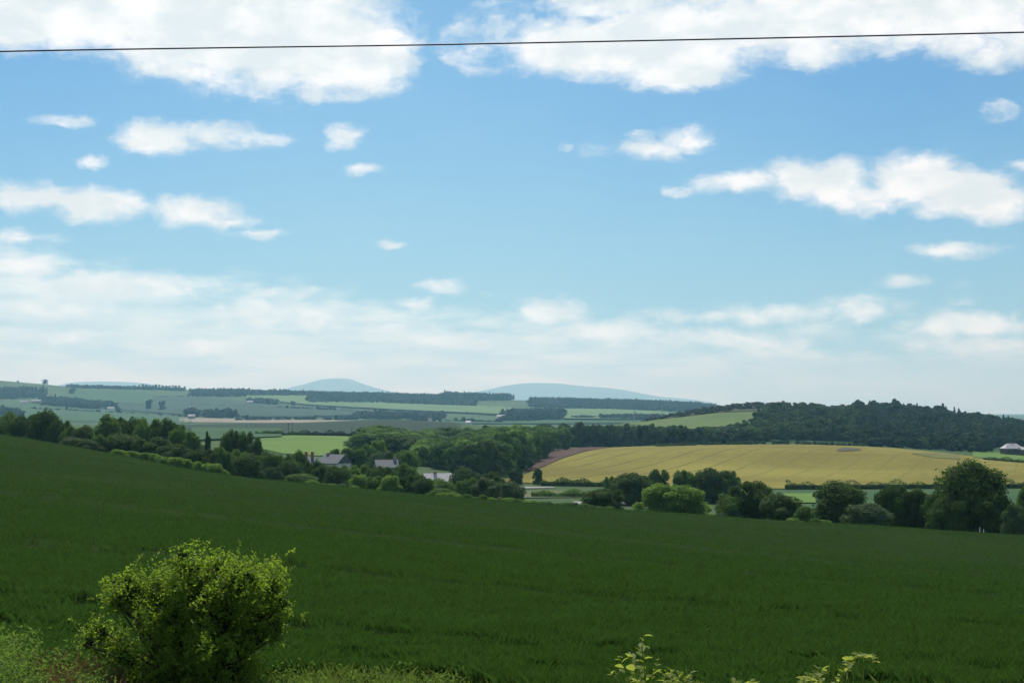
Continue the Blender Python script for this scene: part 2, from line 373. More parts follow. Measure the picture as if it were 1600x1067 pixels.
def pchip(x, y, xi):
    h = np.diff(x); dl = np.diff(y) / h; m = np.zeros(len(x))
    for k in range(1, len(x) - 1):
        if dl[k - 1] * dl[k] > 0:
            w1 = 2 * h[k] + h[k - 1]; w2 = h[k] + 2 * h[k - 1]
            m[k] = (w1 + w2) / (w1 / dl[k - 1] + w2 / dl[k])
    m[0] = dl[0]; m[-1] = dl[-1]
    k = np.clip(np.searchsorted(x, xi) - 1, 0, len(h) - 1); t = (xi - x[k]) / h[k]
    return ((1 + 2 * t) * (1 - t) ** 2 * y[k] + t * (1 - t) ** 2 * h[k] * m[k] + t * t * (3 - 2 * t) * y[k + 1] + t * t * (t - 1) * h[k] * m[k + 1])
ZT = np.zeros((len(AG), len(DG)))
for i, a in enumerate(AG):
    px = to_px(a, -.03)[0]; X = []; Y = []
    for kind, d, dat in ROWS:
        if kind == 'crest':
            cd = float(np.interp(px, CREST_PX, CREST_D)); cy = float(np.interp(px, CREST_PX, CREST_PY))
            cz = as_ray(px, cy)[1] * cd - .62; X.append(cd); Y.append(cz)
        elif kind == 'drop': X.append(cd + d); Y.append(as_ray(px, cy)[1] * (cd + d) - .62 - dat if d < 40 else cz - dat - 1)
        elif kind == 'z': X.append(d); Y.append(float(np.interp(px, *dat)))
        else: X.append(d); Y.append(as_ray(px, float(np.interp(px, *dat)))[1] * d)
    ZT[i] = pchip(np.array(X, float), np.array(Y), DG)
for _ in range(3): ZT[1:-1] = (ZT[:-2] + 2 * ZT[1:-1] + ZT[2:]) / 4
LD = np.log(DG)
def H(x, y):
    x = np.asarray(x, float); y = np.asarray(y, float)
    r = np.hypot(x, y); th = np.arctan2(x, y); tm = math.atan(.56)
    thc = np.clip(th, -tm, tm); d = np.maximum(r * np.cos(thc), 3.01); a = np.tan(thc)
    fi = (a + .56) / 1.12 * (len(AG) - 1); i = np.clip(fi.astype(int), 0, len(AG) - 2); fi = fi - i
    fj = (np.log(d) - LD[0]) / (LD[1] - LD[0]); j = np.clip(fj.astype(int), 0, len(DG) - 2); fj = np.clip(fj - j, 0, 1)
    return (ZT[i, j] * (1 - fi) * (1 - fj) + ZT[i + 1, j] * fi * (1 - fj) + ZT[i, j + 1] * (1 - fi) * fj + ZT[i + 1, j + 1] * fi * fj)
def find_d(px, py, dmin, dmax):
    """distance at which the land is first seen at this level, looking out along this bearing"""
    dd = np.geomspace(dmin, dmax, 500); a = as_ray(px, py)[0]
    z = H(a * dd, dd); p = to_px(a, z / dd)[1]
    k = np.argmax(p <= py)
    if p[k] > py: k = int(np.argmin(p))
    return float(dd[k])

# ground sheet
th_in = np.linspace(-.52, .52, 300); th_out = np.linspace(.52, 2 * pi - .52, 62)[1:-1]
TH = np.concatenate([th_in, th_out]); RG = np.geomspace(3.1, 26000, 350)
TT, RR = np.meshgrid(TH, RG, indexing='ij')
gx, gy = RR * np.sin(TT), RR * np.cos(TT); gz = H(gx, gy)
nt, nr = TT.shape
gv = np.stack([gx, gy, gz], -1).reshape(-1, 3); gv = np.concatenate([gv, [[0, 0, -3.3]]])
ii, jj = np.meshgrid(np.arange(nt), np.arange(nr - 1), indexing='ij'); i2 = (ii + 1) % nt
gq = np.stack([ii * nr + jj, ii * nr + jj + 1, i2 * nr + jj + 1, i2 * nr + jj], -1).reshape(-1, 4)
gt = np.array([(i * nr, ((i + 1) % nt) * nr, nt * nr) for i in range(nt)])[:, ::-1]
gt = gt[:, [0, 2, 1]]
tag(put('ground', mesh('ground', gv, [gq[:, ::-1], gt], 'ground', True)), kind='structure')

def sheet(name, m, P_near, P_far, dmin, dmax, nu=60, nv=30, off=None, label=None):
    """a field laid over the land between a near and a far edge (each a list of px, py)"""
    x0 = max(P_near[0][0], P_far[0][0]); x1 = min(P_near[-1][0], P_far[-1][0])
    vs = []
    for px in np.linspace(x0, x1, nu):
        n_ = np.interp(px, *ys(P_near)); f_ = np.interp(px, *ys(P_far))
        dn = find_d(px, n_, dmin, dmax); df = max(find_d(px, f_, dmin, dmax), dn + .5)
        a = as_ray(px, (n_ + f_) / 2)[0]
        d = dn + (df - dn) * np.linspace(0, 1, nv) ** 1.0
        o = (.10 + 3.5e-4 * d) if off is None else off
        vs.append(np.stack([a * d, d, H(a * d, d) + o], -1))
    v = np.array(vs).reshape(-1, 3)
    i, j = np.meshgrid(np.arange(nu - 1), np.arange(nv - 1), indexing='ij')
    q = np.stack([i * nv + j, (i + 1) * nv + j, (i + 1) * nv + j + 1, i * nv + j + 1], -1).reshape(-1, 4)
    return tag(put(name, mesh(name, v, q, m, True)), label, kind='structure')

# fields, near to far
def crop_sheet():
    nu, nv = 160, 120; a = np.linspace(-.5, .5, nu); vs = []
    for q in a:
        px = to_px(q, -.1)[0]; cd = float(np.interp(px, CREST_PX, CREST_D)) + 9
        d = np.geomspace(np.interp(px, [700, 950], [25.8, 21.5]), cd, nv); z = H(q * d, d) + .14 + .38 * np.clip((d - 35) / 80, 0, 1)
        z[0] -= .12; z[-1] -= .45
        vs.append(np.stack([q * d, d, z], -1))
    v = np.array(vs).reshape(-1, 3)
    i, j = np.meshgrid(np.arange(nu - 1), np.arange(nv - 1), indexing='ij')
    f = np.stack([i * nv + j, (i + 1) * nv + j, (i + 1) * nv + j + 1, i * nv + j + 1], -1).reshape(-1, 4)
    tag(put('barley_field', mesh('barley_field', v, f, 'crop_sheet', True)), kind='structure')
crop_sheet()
sheet('rough_pasture', 'olive', [(800, 779), (880, 778), (945, 778)], [(800, 768), (880, 767), (945, 768)], 300, 445)
sheet('river', 'road', [(812, 764), (866, 763)], [(812, 761.2), (866, 761.6)], 300, 449, 20, 6)
sheet('road', 'road', [(895, 789), (1015, 790)], [(895, 784.5), (1015, 785)], 290, 400, 30, 6)
sheet('green_paddock', 'meadow', [(1225, 788), (1275, 788)], [(1225, 773), (1275, 773)], 280, 445, 20, 20, .5)
sheet('valley_meadow', 'mid', [(1130, 795), (1700, 800)], [(1130, 767.5), (1700, 767)], 280, 446, 30, 12)
sheet('golden_field', 'gold', [(780, 753), (820, 755), (850, 757), (1000, 760), (1250, 765), (1460, 765), (1700, 757)],
      [(780, 752), (820, 742), (850, 730), (880, 717), (915, 706), (945, 701), (990, 698), (1080, 696), (1250, 695), (1330, 697), (1400, 701), (1480, 709), (1540, 716), (1600, 724), (1700, 733)], 449, 880, 160, 60)
sheet('ploughed_field', 'plough', [(818, 740), (850, 729), (880, 716), (915, 705), (948, 700.2)], [(818, 736), (832, 720), (845, 706), (870, 702), (948, 698)], 500, 900, 50, 30)
sheet('grass_strip', 'hillmeadow', [(822, 721), (838, 712), (846, 706)], [(822, 715), (838, 708), (846, 704)], 500, 860, 12, 8)
sheet('bare_patch', 'pit', [(1308, 706), (1320, 706.5), (1345, 705)], [(1308, 703), (1320, 700.5), (1345, 702.5)], 600, 880, 20, 12, .55)
sheet('green_patch', 'patch', [(1425, 710.5), (1460, 716.5), (1500, 719)], [(1425, 708.5), (1460, 709.2), (1500, 712)], 600, 880, 20, 12, .55)
sheet('bright_meadow', 'meadow', [(400, 700), (440, 709), (500, 713), (560, 708), (600, 702)], [(400, 687), (430, 682), (470, 680), (560, 683), (600, 686)], 470, 790, 50, 30)
sheet('dark_crop_field', 'deep', [(270, 672), (330, 672), (420, 679), (560, 679), (720, 684)], [(270, 661), (400, 660), (500, 658.5), (600, 656), (720, 661)], 720, 1420, 70, 30)
sheet('pasture_strip', 'mid', [(300, 690), (440, 684)], [(300, 670), (440, 671)], 650, 1100, 20, 12, .9)
sheet('valley_pasture', 'mid', [(950, 696), (1200, 689.5), (1400, 694)], [(950, 694), (1200, 687.5), (1400, 690)], 870, 1100, 40, 8)
sheet('side_field', 'meadow', [(1520, 716), (1600, 722), (1700, 728)], [(1520, 706), (1600, 711), (1700, 716)], 690, 1000, 30, 10, .6)
sheet('hill_meadow', 'hillmeadow', [(985, 664), (1060, 672), (1120, 668), (1190, 662)], [(985, 661), (1060, 653), (1120, 646), (1190, 643)], 950, 1449, 50, 24)
sheet('heather_slope', 'scrub', [(1000, 660), (1060, 652.5), (1120, 645.5), (1210, 642)], [(1000, 658.6), (1060, 647.5), (1120, 637.5), (1210, 634)], 1200, 1500, 40, 16, .9)
sheet('stubble_field', 'beige', [(280, 660), (420, 661.5), (560, 660), (640, 661)], [(280, 653), (420, 656), (560, 657.5), (640, 659)], 2000, 2700, 40, 12)
sheet('grey_green_field', 'mid', [(20, 656), (160, 660), (300, 661)], [(20, 630), (90, 637), (200, 643), (300, 647)], 2000, 3700, 40, 20)
sheet('blue_green_field', 'teal', [(170, 641), (290, 650), (400, 653)], [(170, 619), (290, 620), (400, 630)], 2500, 4500, 40, 20, 3.0)
sheet('lower_green_field', 'teal', [(400, 653), (470, 653), (560, 650)], [(400, 632), (470, 636), (560, 641)], 2500, 4500, 40, 20, 3.0)
sheet('upper_pasture', 'mid', [(100, 626), (170, 631), (240, 634)], [(100, 613), (170, 612), (240, 614)], 2600, 4600, 30, 14, 4.2)
sheet('pale_pasture', 'pale', [(385, 624), (480, 634), (620, 642), (800, 650)], [(385, 619), (480, 619), (620, 632), (800, 638)], 2500, 4500, 60, 20, 4.0)
sheet('pale_hay_field', 'pale', [(880, 656), (960, 657), (1045, 656)], [(880, 640), (960, 641), (1045, 645)], 2100, 4500, 40, 20, 3.5)
sheet('valley_floor_field', 'mid', [(690, 663), (880, 663), (1000, 662)], [(690, 656), (880, 658), (1000, 658)], 1950, 3200, 40, 10, 2.0)

# far hills: real ridges 11 to 13 km away
def far_hill(name, pts, d0, label):
    xs = np.linspace(pts[0][0], pts[-1][0], 60); t = np.linspace(-1, 1, 25); vs = []
    for px in xs:
        top = as_ray(px, float(np.interp(px, *ys(pts))))[1]; a = as_ray(px, 620)[0]
        for u in t:
            d = d0 + u * 2400; vs.append((a * d, d, -18 + (top * d0 + 18) * (cos(u * pi / 2) ** 1.3) + 0))
    v = np.array(vs); n = len(t); i, j = np.meshgrid(np.arange(59), np.arange(n - 1), indexing='ij')
    q = np.stack([i * n + j, (i + 1) * n + j, (i + 1) * n + j + 1, i * n + j + 1], -1).reshape(-1, 4)
    tag(put(name, mesh(name, v, q, 'hill', True)), label, kind='structure')
def smooth_pts(pts, n=50):
    x, y = ys(pts); xi = np.linspace(x[0], x[-1], n); return list(zip(xi, pchip(np.array(x, float), np.array(y, float), xi)))
far_hill('hill', smooth_pts([(60, 612), (95, 601), (120, 597), (170, 596), (215, 598), (260, 604), (310, 612)]), 20500, 'low blue hill on the horizon at the left')
far_hill('hill', smooth_pts([(420, 615), (450, 606), (480, 599), (505, 592.5), (525, 591), (545, 592), (565, 599), (595, 608), (640, 617)]), 22000, 'rounded blue hill peak on the horizon')
far_hill('hill', smooth_pts([(700, 620), (760, 609), (800, 601), (835, 598), (870, 599), (910, 603), (950, 606), (985, 611), (1020, 618), (1080, 624), (1120, 630)]), 22500, 'long pale blue hill on the horizon')

# ------------------------------------------------------------------ trees
def crown(seed, m, nleaf, ls, nl=16, shape='round', core=True, low=.10):
    """radius 1, height 2; foliage hangs in lobes, with leaf clumps on each lobe"""
    r = np.random.default_rng(seed); C = []; R = []
    for k in range(nl):
        h = low + (1 - low) * (k + .5) / nl
        if shape == 'round': env = math.sqrt(max(0.05, 1 - abs((h - .46) / .60) ** 3.2))
        elif shape == 'dome': env = math.sqrt(max(.04, 1 - max(0, h - .12) ** 2 / .80))
        elif shape == 'cone': env = max(.06, (1 - h) ** .8 * 1.0)
        elif shape == 'wide': env = math.sqrt(max(0.02, 1 - (h - .3) ** 2 / .52))
        else: env = .95 * math.sqrt(max(.02, 1 - abs((h - .5) / .54) ** 3))
        rr = (.22 + .30 * r.random() ** 1.3) * (.75 if shape == 'cone' else 1)
        ang = k * 2.4 + r.random() * 1.2; rad = max(0, env - rr) * (.55 + .62 * r.random())
        C.append((cos(ang) * rad, sin(ang) * rad, 2 * h - (rr * .7 if h > .75 else 0))); R.append(rr * (1 + .25 * (shape == 'wide')))
    C = np.array(C); R = np.array(R)
    C[:, 2] = np.minimum(C[:, 2], 2 - R * (.85 + .5 * r.random(nl)))
    w = R ** 2; w /= w.sum(); k = r.choice(nl, size=nleaf, p=w)
    dr = unit(r.normal(size=(nleaf, 3)) + np.array([0, 0, .25]))
    lump = 1 + .13 * np.sin(dr[:, 0] * 7 + k) * np.sin(dr[:, 1] * 6 + 2 * k) + .07 * np.sin(dr[:, 2] * 13 + k)
    rr = R[k] * lump * (.72 + .34 * r.random(nleaf) ** .7)
    P_ = C[k] + dr * rr[:, None] * np.array([1, 1, .85])
    keep = np.ones(nleaf, bool)
    for q in range(nl):
        inside = (np.linalg.norm((P_ - C[q]) / np.array([1, 1, .85]), axis=1) < R[q] * .66) & (k != q); keep &= ~inside
    P_ = P_[keep]; nn = unit(dr[keep] * 1.0 + r.normal(size=(len(P_), 3)) * .55 + np.array([0, 0, .30]))
    P_[:, 2] = np.maximum(P_[:, 2], .02)
    L = ls * (.6 + .8 * r.random(len(P_)))
    v, q = leaves(P_, nn, L, L * .72, r, .12)
    V_, Q_ = [v], [q]; n = len(v)
    if core:  # solid balls added inside the lobes to keep backlit crowns dark
        for c, rr in zip(C, R):
            bv, bq = ball(c, rr * .70, rr * .70, rr * .6, 7, 4, r); V_.append(bv); Q_.append(bq + n); n += len(bv)
        bv, bq = ball((0, 0, .85), .5, .5, .7, 8, 5, r); V_.append(bv); Q_.append(bq + n)
    return np.concatenate(V_), np.concatenate(Q_)
def trunk_mesh(seed):
    r = np.random.default_rng(seed); b = MB()
    b.tube([(0, 0, -.1), (.01, 0, .35), (.03, .02, .9), (0, 0, 1.5)], [.075, .06, .045, .015], 7)
    for k in range(5):
        a = k * 1.3 + r.random(); z = .4 + .15 * k
        b.tube([(0.01, 0, z), (cos(a) * .25, sin(a) * .25, z + .22), (cos(a) * .5, sin(a) * .5, z + .5)], [.035, .024, .008], 5)
    return b.mesh('trunk', 'bark', True)
TRUNKS = [trunk_mesh(k) for k in range(3)]
CACHE = {}
def crown_mesh(kind, var, lod, shape):
    key = (kind, var, lod, shape)
    if key not in CACHE:
        n, ls, nl = [(8600, .082, 15), (2600, .135, 11)][lod]
        if shape == 'poplar' : nl = 14
        if shape == 'dome': nl = 30; n = 13000; ls = .062
        v, q = crown(hash((ord(kind), var, lod, len(shape))) % 99991, None, n, ls, nl, shape)
        CACHE[key] = mesh('crown', v, q, 'leaf' + kind, False)
    return CACHE[key]
NT_ = [0]
def tree(px, top, w, d, kind, label, cat='tree', group=None, shape='round', var=None, lod=0, name='tree', parts=True, sink=0.):
    """tree rooted on the land at distance d whose crown top reaches level `top`, crown w wide"""
    a, s = as_ray(px, top); x = a * d; g = float(H(x, d)) - sink
    h = max(s * d - g, 1.2); r = w / F * d / 2
    NT_[0] += 1; rz = (NT_[0] * 2.399) % 6.283
    if var is None: var = NT_[0] % (3 if kind in 'DM' else 2)
    cm = crown_mesh(kind, var, lod, shape)
    if shape == 'dome': rz = 1.0
    sq = .9 + .2 * ((NT_[0] * .37) % 1)
    if parts:
        o = root(name, label, cat, (x, d, g), rz, group)
        put('trunk', TRUNKS[NT_[0] % 3], o, sc=(r * .7, r * .7, h / 2)); put('crown', cm, o, sc=(r * sq, r / sq, h / 2))
    else:
        o = tag(put(name, cm, None, (x, d, g), rz, (r * sq, r / sq, h / 2)), label, cat, group)
    return o

gl = 'trees in the belt behind the crest at the left'
T = [ # px, top, width, distance, kind, shape, label, group
 (-18,646,60,330,'M','round','tree at the very left end of the belt behind the crest',None),
 (10,642,52,335,'M','round','broad mid green tree, second from the left edge behind the crest',None),
 (40,643,46,325,'D','round','darker round tree third from the left edge behind the crest',None),
 (70,639,50,314,'D','round','tallest dark domed tree of the left edge clump behind the crest',None),
 (94,652,34,308,'D','round','narrow dark tree sloping down right of the tallest left domed tree',None),
 (113,662,34,300,'M','round','yellowish topped tree in the dip between the two left tree masses',None),
 (132,664,38,296,'D','round','dark flat topped tree in the dip between the two left tree masses',None),
 (112,682,34,284,'G','wide','pale grey green bush low in the dip at the left field edge',None),
 (137,684,36,282,'D','wide','dark low bush beside the pale one in the dip at the field edge',None),
 (155,676,26,286,'M','round','small tree against the left end of the big dark tree mass',None),
 (174,646,54,315,'M','round','leftmost big tree of the large dark mass behind the crest',None),
 (202,645,52,318,'D','round','second big tree of the large dark mass behind the crest',None),
 (232,647,50,315,'M','round','third big tree of the large dark mass behind the crest',None),
 (259,648,46,312,'D','round','fourth big tree of the large dark mass behind the crest',None),
 (281,659,36,305,'M','round','lower tree at the right end of the large dark mass',None),
 (190,676,60,290,'D','round','low front tree under the second big tree of the dark mass',None),
 (235,680,60,285,'D','round','low front tree under the third big tree of the dark mass',None),
 (275,690,56,280,'D','round','low front tree at the right foot of the large dark mass',None),
 (301,668,28,302,'M','round','slender mid green tree right of the large dark mass',None),
 (325,667,13,300,'D','poplar','narrow dark columnar poplar standing alone right of the dark mass',None),
 (316,698,42,276,'D','round','very dark round bush in front of the columnar poplar',None),
 (343,694,32,290,'M','round','yellow green tree right of the columnar poplar',None),
 (360,666,34,332,'D','round','left tree of the dark pair above the hedge',None),
 (384,668,36,335,'D','round','right tree of the dark pair above the hedge',None),
 (402,684,22,320,'D','round','small tree beside the dark pair, next to the bright meadow',None),
 (352,704,26,276,'D','poplar','pointed dark tree below the dark pair',None),
 (371,698,38,288,'M','round','mid green tree with pale top below the dark pair',None),
 (388,708,50,268,'D','round','large dark round tree on the crest line left of the village',None),
 (420,702,38,300,'M','round','tree below the left end of the bright meadow',None),
 (446,706,34,300,'M','round','tree below the middle of the bright meadow',None),
 (467,703,32,312,'D','round','dark tree just left of the twin brick chimneys',None),
 (455,716,42,278,'D','round','dark lower tree left of the twin brick chimneys',None),
 (428,728,26,262,'G','round','small grey green tree on the crest left of the low bright bushes',None),
 (470,738,44,254,'M','wide','low green thicket on the crest below the chimneys',None),
 (492,716,36,295,'D','round','dark tree in front of the house with twin chimneys',None),
 (506,723,44,278,'D','round','dark tree in front of the slate roofed house',None),
 (524,727,44,270,'D','round','dark green tree below the slate roof near the crest',None),
 (534,697,42,430,'D','round','dark tree right behind the slate roofed house',None),
 (558,695,36,432,'M','round','tree behind and right of the slate roofed house',None),
 (575,690,34,440,'M','round','tree at the right corner of the bright meadow',None),
 (592,684,28,452,'B','round','pale yellow green tree at the right corner of the bright meadow',None),
 (546,724,42,296,'M','round','round tree in front of the right end of the slate roof',None),
 (563,722,44,310,'M','round','broad light green tree right of the slate roof',None),
 (592,725,48,290,'D','round','dark tree left of the half hidden grey roof',None),
 (560,739,30,254,'B','round','bright lime green tree, left one of the trio at the crest',None),
 (584,741,30,250,'M','round','bright green tree, middle one of the trio at the crest',None),
 (610,740,34,247,'B','round','bright lime green tree, right one of the trio at the crest',None),
 (603,726,32,300,'M','round','tree hiding the foot of the half hidden grey roof',None),
 (622,727,34,305,'D','round','dark tree just right of the half hidden grey roof',None),
 (690,750,44,285,'M','wide','rounded green thicket hiding the walls of the pale roofed cottage',None),
 (602,704,44,400,'G','round','greyish tree above the half hidden grey roof',None),
 (632,700,42,420,'M','round','tree above and right of the half hidden grey roof',None),
 (636,722,42,300,'M','round','tree right of the half hidden grey roof',None),
 (650,737,44,262,'D','round','dark tree on the crest left of the pale roofed cottage',None),
 (663,746,34,250,'D','round','dark purplish bush touching the pale roofed cottage',None),
 (684,748,44,300,'M','wide','green bush under the walls of the pale roofed cottage',None),
 (693,762,40,238,'M','wide','dark topped low bush on the crest below the pale cottage',None),
 (726,727,42,300,'G','round','light grey green rounded tree right of the pale roofed cottage',None),
 (735,745,40,272,'M','round','tree at the foot of the grey green rounded tree',None),
 (769,733,36,330,'D','round','dark tree behind the pair of grey willows',None),
 (762,745,54,252,'G','round','left willow of the grey green pair at the crest',None),
 (793,750,52,246,'G','round','right willow of the grey green pair at the crest',None),
 (805,730,21,452,'D','round','small dark tree at the left corner of the golden field',None),
 (840,731,14,453,'D','round','slim upright tree alone at the near edge of the golden field',None),
 (946,761,58,228,'D','round','dark round tree on the crest left of the bright lime tree',None),
 (986,735,62,335,'D','round','dark tree behind and left of the bright lime tree',None),
 (951,741,18,338,'M','round','small twiggy tree at the left shoulder of the dark group in the valley',None),
 (1030,730,34,352,'D','round','dark dome topped tree directly behind the bright lime tree',None),
 (1066,731,34,356,'M','round','thin mid green tree between the two dark domes in the valley',None),
 (1092,734,30,358,'G','round','grey green tree left of the tall valley dome',None),
 (1116,728,54,345,'D','round','tall dark domed tree in the valley right of the lime tree',None),
 (1140,733,30,350,'M','round','thin tree at the right shoulder of the tall valley dome',None),
 (1030,752,64,226,'B','round','left half of the bright lime green tree pair on the crest',None),
 (1068,756,74,224,'B','round','right half of the bright lime green tree pair on the crest',None),
 (1176,746,66,216,'D','round','dark tree with ragged top right of the lime trees',None),
 (1142,768,50,214,'M','round','mid green bush at the left foot of the ragged dark tree',None),
 (1216,768,70,210,'D','wide','low spreading dark bush right of the ragged dark tree',None),
 (1258,789,30,202,'M','wide','small pale bush between the two larger dark trees at right',None),
 (1310,751,84,207,'D','round','wide dark domed tree in front of the golden field, right of centre',None),
 (1356,784,66,196,'G','wide','low dull green bush right of the wide dark dome',None),
 (1397,753,46,210,'D','round','first tree of the dark row left of the giant tree',None),
 (1432,762,44,208,'D','round','middle tree of the dark row left of the giant tree',None),
 (1464,763,48,204,'D','round','tree touching the left side of the giant tree',None),
 (1519,711,112,198,'D','dome','giant dark domed tree, largest on the right of the crest',None),
 (1548,766,70,194,'D','round','lower right shoulder tree of the giant dark tree',None),
 (1490,772,60,196,'D','round','lower left shoulder tree under the giant dark tree',None),
 (1588,786,40,187,'G','round','sunlit grey green bush at the right edge of the crest',None),
 (1604,752,36,220,'M','round','tree cut by the right edge behind the sunlit bush',None),
]
for (px, top, w, d, k, sh, lab, g) in T:
    tree(px, top, w * (1.06 if sh == 'poplar' else 1.28 if px < 480 else 1.2), d, k, lab, 'bush' if sh == 'wide' or 'bush' in lab else 'tree', g, sh,
         name='bush' if sh == 'wide' or 'bush' in lab else ('poplar_tree' if sh == 'poplar' else 'tree'))

# low bushes along the far edge of the barley
r = np.random.default_rng(3)
for px in np.arange(182, 352, 7.5):
    cy = float(np.interp(px, CREST_PX, CREST_PY)); d = float(np.interp(px, CREST_PX, CREST_D)) + 13 + r.random() * 4
    tree(px, cy - 7 - 5 * r.random() - (4 if 225 < px < 345 else 0), 17 + 6 * r.random(), d, 'B',
         'one of the low yellow green brambles along the field edge under the big dark trees', 'bush', 'brambles under the dark trees', 'wide', lod=1, name='bramble_bush', parts=False)
for px in list(np.arange(488, 560, 16)) + list(np.arange(690, 960, 13)) + [1275, 1288, 1240, 1110, 1128]:
    cy = float(np.interp(px, CREST_PX, CREST_PY)); d = float(np.interp(px, CREST_PX, CREST_D)) + 13 + r.random() * 6
    tree(px, cy - 2 - 6 * r.random(), 17 + 9 * r.random(), d, 'MBG'[int(r.random() * 2.4)],
         'one of the small low bushes dotted along the crest of the dark green field', 'bush', 'small bushes on the crest', 'wide', lod=1, name='small_bush', parts=False)
for px in np.arange(1030, 1360, 9.):
    if r.random() < .2: continue
    a, s = as_ray(px, 697); d = 845 + 4 * r.random()
    g_ = to_px(a, float(H(a * d, d)) / d)[1]
    tree(px, g_ - 4.5 - 2.5 * r.random(), 8 + 8 * r.random(), d, 'D', 'one of the dark clipped hedge clumps along the far edge of the golden field',
         'hedge', 'hedge clumps behind the golden field', 'wide', lod=1, name='hedge_clump', parts=False)
# valley hedges: one long low hedge each
def hedge(pts, d, h, m, label, n=2600, ls=.5, nm='hedge'):
    r = np.random.default_rng(int(d)); px = np.interp(r.random(n), np.linspace(0, 1, len(pts)), pts)
    a = (px - 800) / F; dd = d + r.normal(size=n) * .9; x = a * d; z = H(x, np.full(n, float(d)))
    bumpy = 1 + .25 * np.sin(x * .9) + .2 * np.sin(x * .37 + 1)
    zz = z + r.random(n) ** .7 * h * bumpy
    v, q = leaves(np.stack([x, dd, zz], -1), unit(r.normal(size=(n, 3)) + [0, 0, .4]), ls * (.6 + .8 * r.random(n)), ls * .6, r, .1)
    xs = np.linspace(x.min(), x.max(), 40); b = MB(); zc = H(xs, np.full(40, float(d)))
    for (k0, k1) in zip(range(39), range(1, 40)): b.box(xs[k0], xs[k1] - .01, d - .5, d + .5, zc[k0] - .3, zc[k0] + h * .62)
    b.add(v, q); o = put(nm, b.mesh(nm, m)); tag(o, label, 'hedge')
hedge([845, 975], 447, 2.0, 'leafD', 'dark low hedge along the near edge of the golden field at its left')
hedge([1225, 1640], 447, 2.2, 'leafD', 'dark low hedge along the near edge of the golden field at its right', 4200)
hedge([830, 960], 372, 1.6, 'leafM', 'low dark hedge between the rough pasture and the road')
hedge([1535, 1680], 690, 1.8, 'leafD', 'dark hedge between the golden field and the small green field at the right', 1600, .7)
hedge([400, 480], 800, 2.2, 'leafD', 'dark hedge along the top left edge of the bright meadow', 1400, .8)
hedge([478, 600], 803, 2.6, 'scrub', 'brown hedge along the top right edge of the bright meadow', 1600, .8)

# woods: trees on a jittered grid over the land; the largest are single trees, the rest are joined
def grid_wood(P_near, P_far, dmin, dmax, sp, seed, rowf=1.25):
    r = np.random.default_rng(seed); out = []
    xs = ys(P_near); x0, x1 = P_near[0][0], P_near[-1][0]
    dn = [(px, find_d(px, py, dmin, dmax)) for px, py in P_near]; df = [(px, find_d(px, py, dmin, dmax)) for px, py in P_far]
    d = min(q[1] for q in dn); dm = max(q[1] for q in df)
    while d <= dm + .1:
        step = sp / d * F; px = x0 + r.random() * step
        while px < x1:
            p = px + r.normal() * step * .25; q = d + r.normal() * sp * .3
            a0, a1 = np.interp(p, *ys(dn)), np.interp(p, *ys(df))
            if a0 - sp * .5 <= q <= max(a1, a0 + sp * .6): out.append((p, q))
            px += step
        d += sp * rowf
    return out
def h_at(px, d):
    a = (px - 800) / F; return a * d, float(H(a * d, d))
singles = []; rest = []
# A: valley wood from the village up to the ridge
for (px, d) in grid_wood([(575, 706), (620, 712), (690, 738), (760, 748), (815, 742), (848, 712), (860, 706)], [(575, 690), (620, 690), (690, 694), (760, 699), (815, 700), (848, 699), (860, 699)], 440, 900, 10.5, 11):
    dn = np.interp(px, [575, 620, 690, 760, 815, 860], [560, 520, 470, 460, 500, 760])
    t = np.clip((d - dn) / (880 - dn), 0, 1); x, g = h_at(px, d)
    top = np.interp(px, [575, 600, 640, 700, 860], [686, 682, 674, 668, 664]); near = np.interp(px, [575, 640, 760, 860], [704, 700, 688, 668])
    py = near + (top - near) * t ** .8 + rng.normal() * 3
    h = (as_ray(px, py)[1] * d - g); h = float(np.clip(h, 8, 19))
    singles.append((px, d, h, 13.5 * (.85 + .35 * rng.random()), 'A'))
# B: belt behind the golden field
for (px, d) in grid_wood([(845, 699.5), (940, 698), (1000, 697), (1090, 695), (1190, 692)], [(845, 692), (940, 690), (1000, 689), (1090, 687), (1190, 686)], 800, 960, 9.5, 12, .9):
    x, g = h_at(px, d); py = np.interp(px, [845, 900, 1000, 1060, 1100, 1190], [664, 665, 664, 668, 671, 668]) + rng.normal() * 2.5
    singles.append((px, d, float(np.clip(as_ray(px, py)[1] * d - g, 7, 17)), 12 * (.85 + .4 * rng.random()), 'B'))
# D: rounded row below the hill wood at the right
for (px, d) in [(p + rng.normal() * 3, 860 + rng.normal() * 6) for p in np.arange(1345, 1552, 16)] + [(p, 880) for p in np.arange(1352, 1552, 19)]:
    x, g = h_at(px, d); py = 683 + rng.normal() * 3 + (px > 1570) * 6
    singles.append((px, d, float(np.clip(as_ray(px, py)[1] * d - g, 4, 12)), 11 * (.8 + .5 * rng.random()), 'D'))
# C: hill wood
for (px, d) in grid_wood([(1085, 693), (1110, 692), (1165, 691), (1190, 690), (1300, 690), (1400, 690), (1500, 694), (1660, 703)], [(1085, 688), (1130, 681), (1165, 673), (1185, 662), (1204, 641), (1300, 641), (1400, 638), (1500, 650), (1660, 668)], 930, 1500, 11.5, 13):
    rest.append((px, d, (8.2 + 2.5 * (rng.random() < .12)) * (.75 + .5 * rng.random()), 12.0 * (.7 + .6 * rng.random()), 'C'))
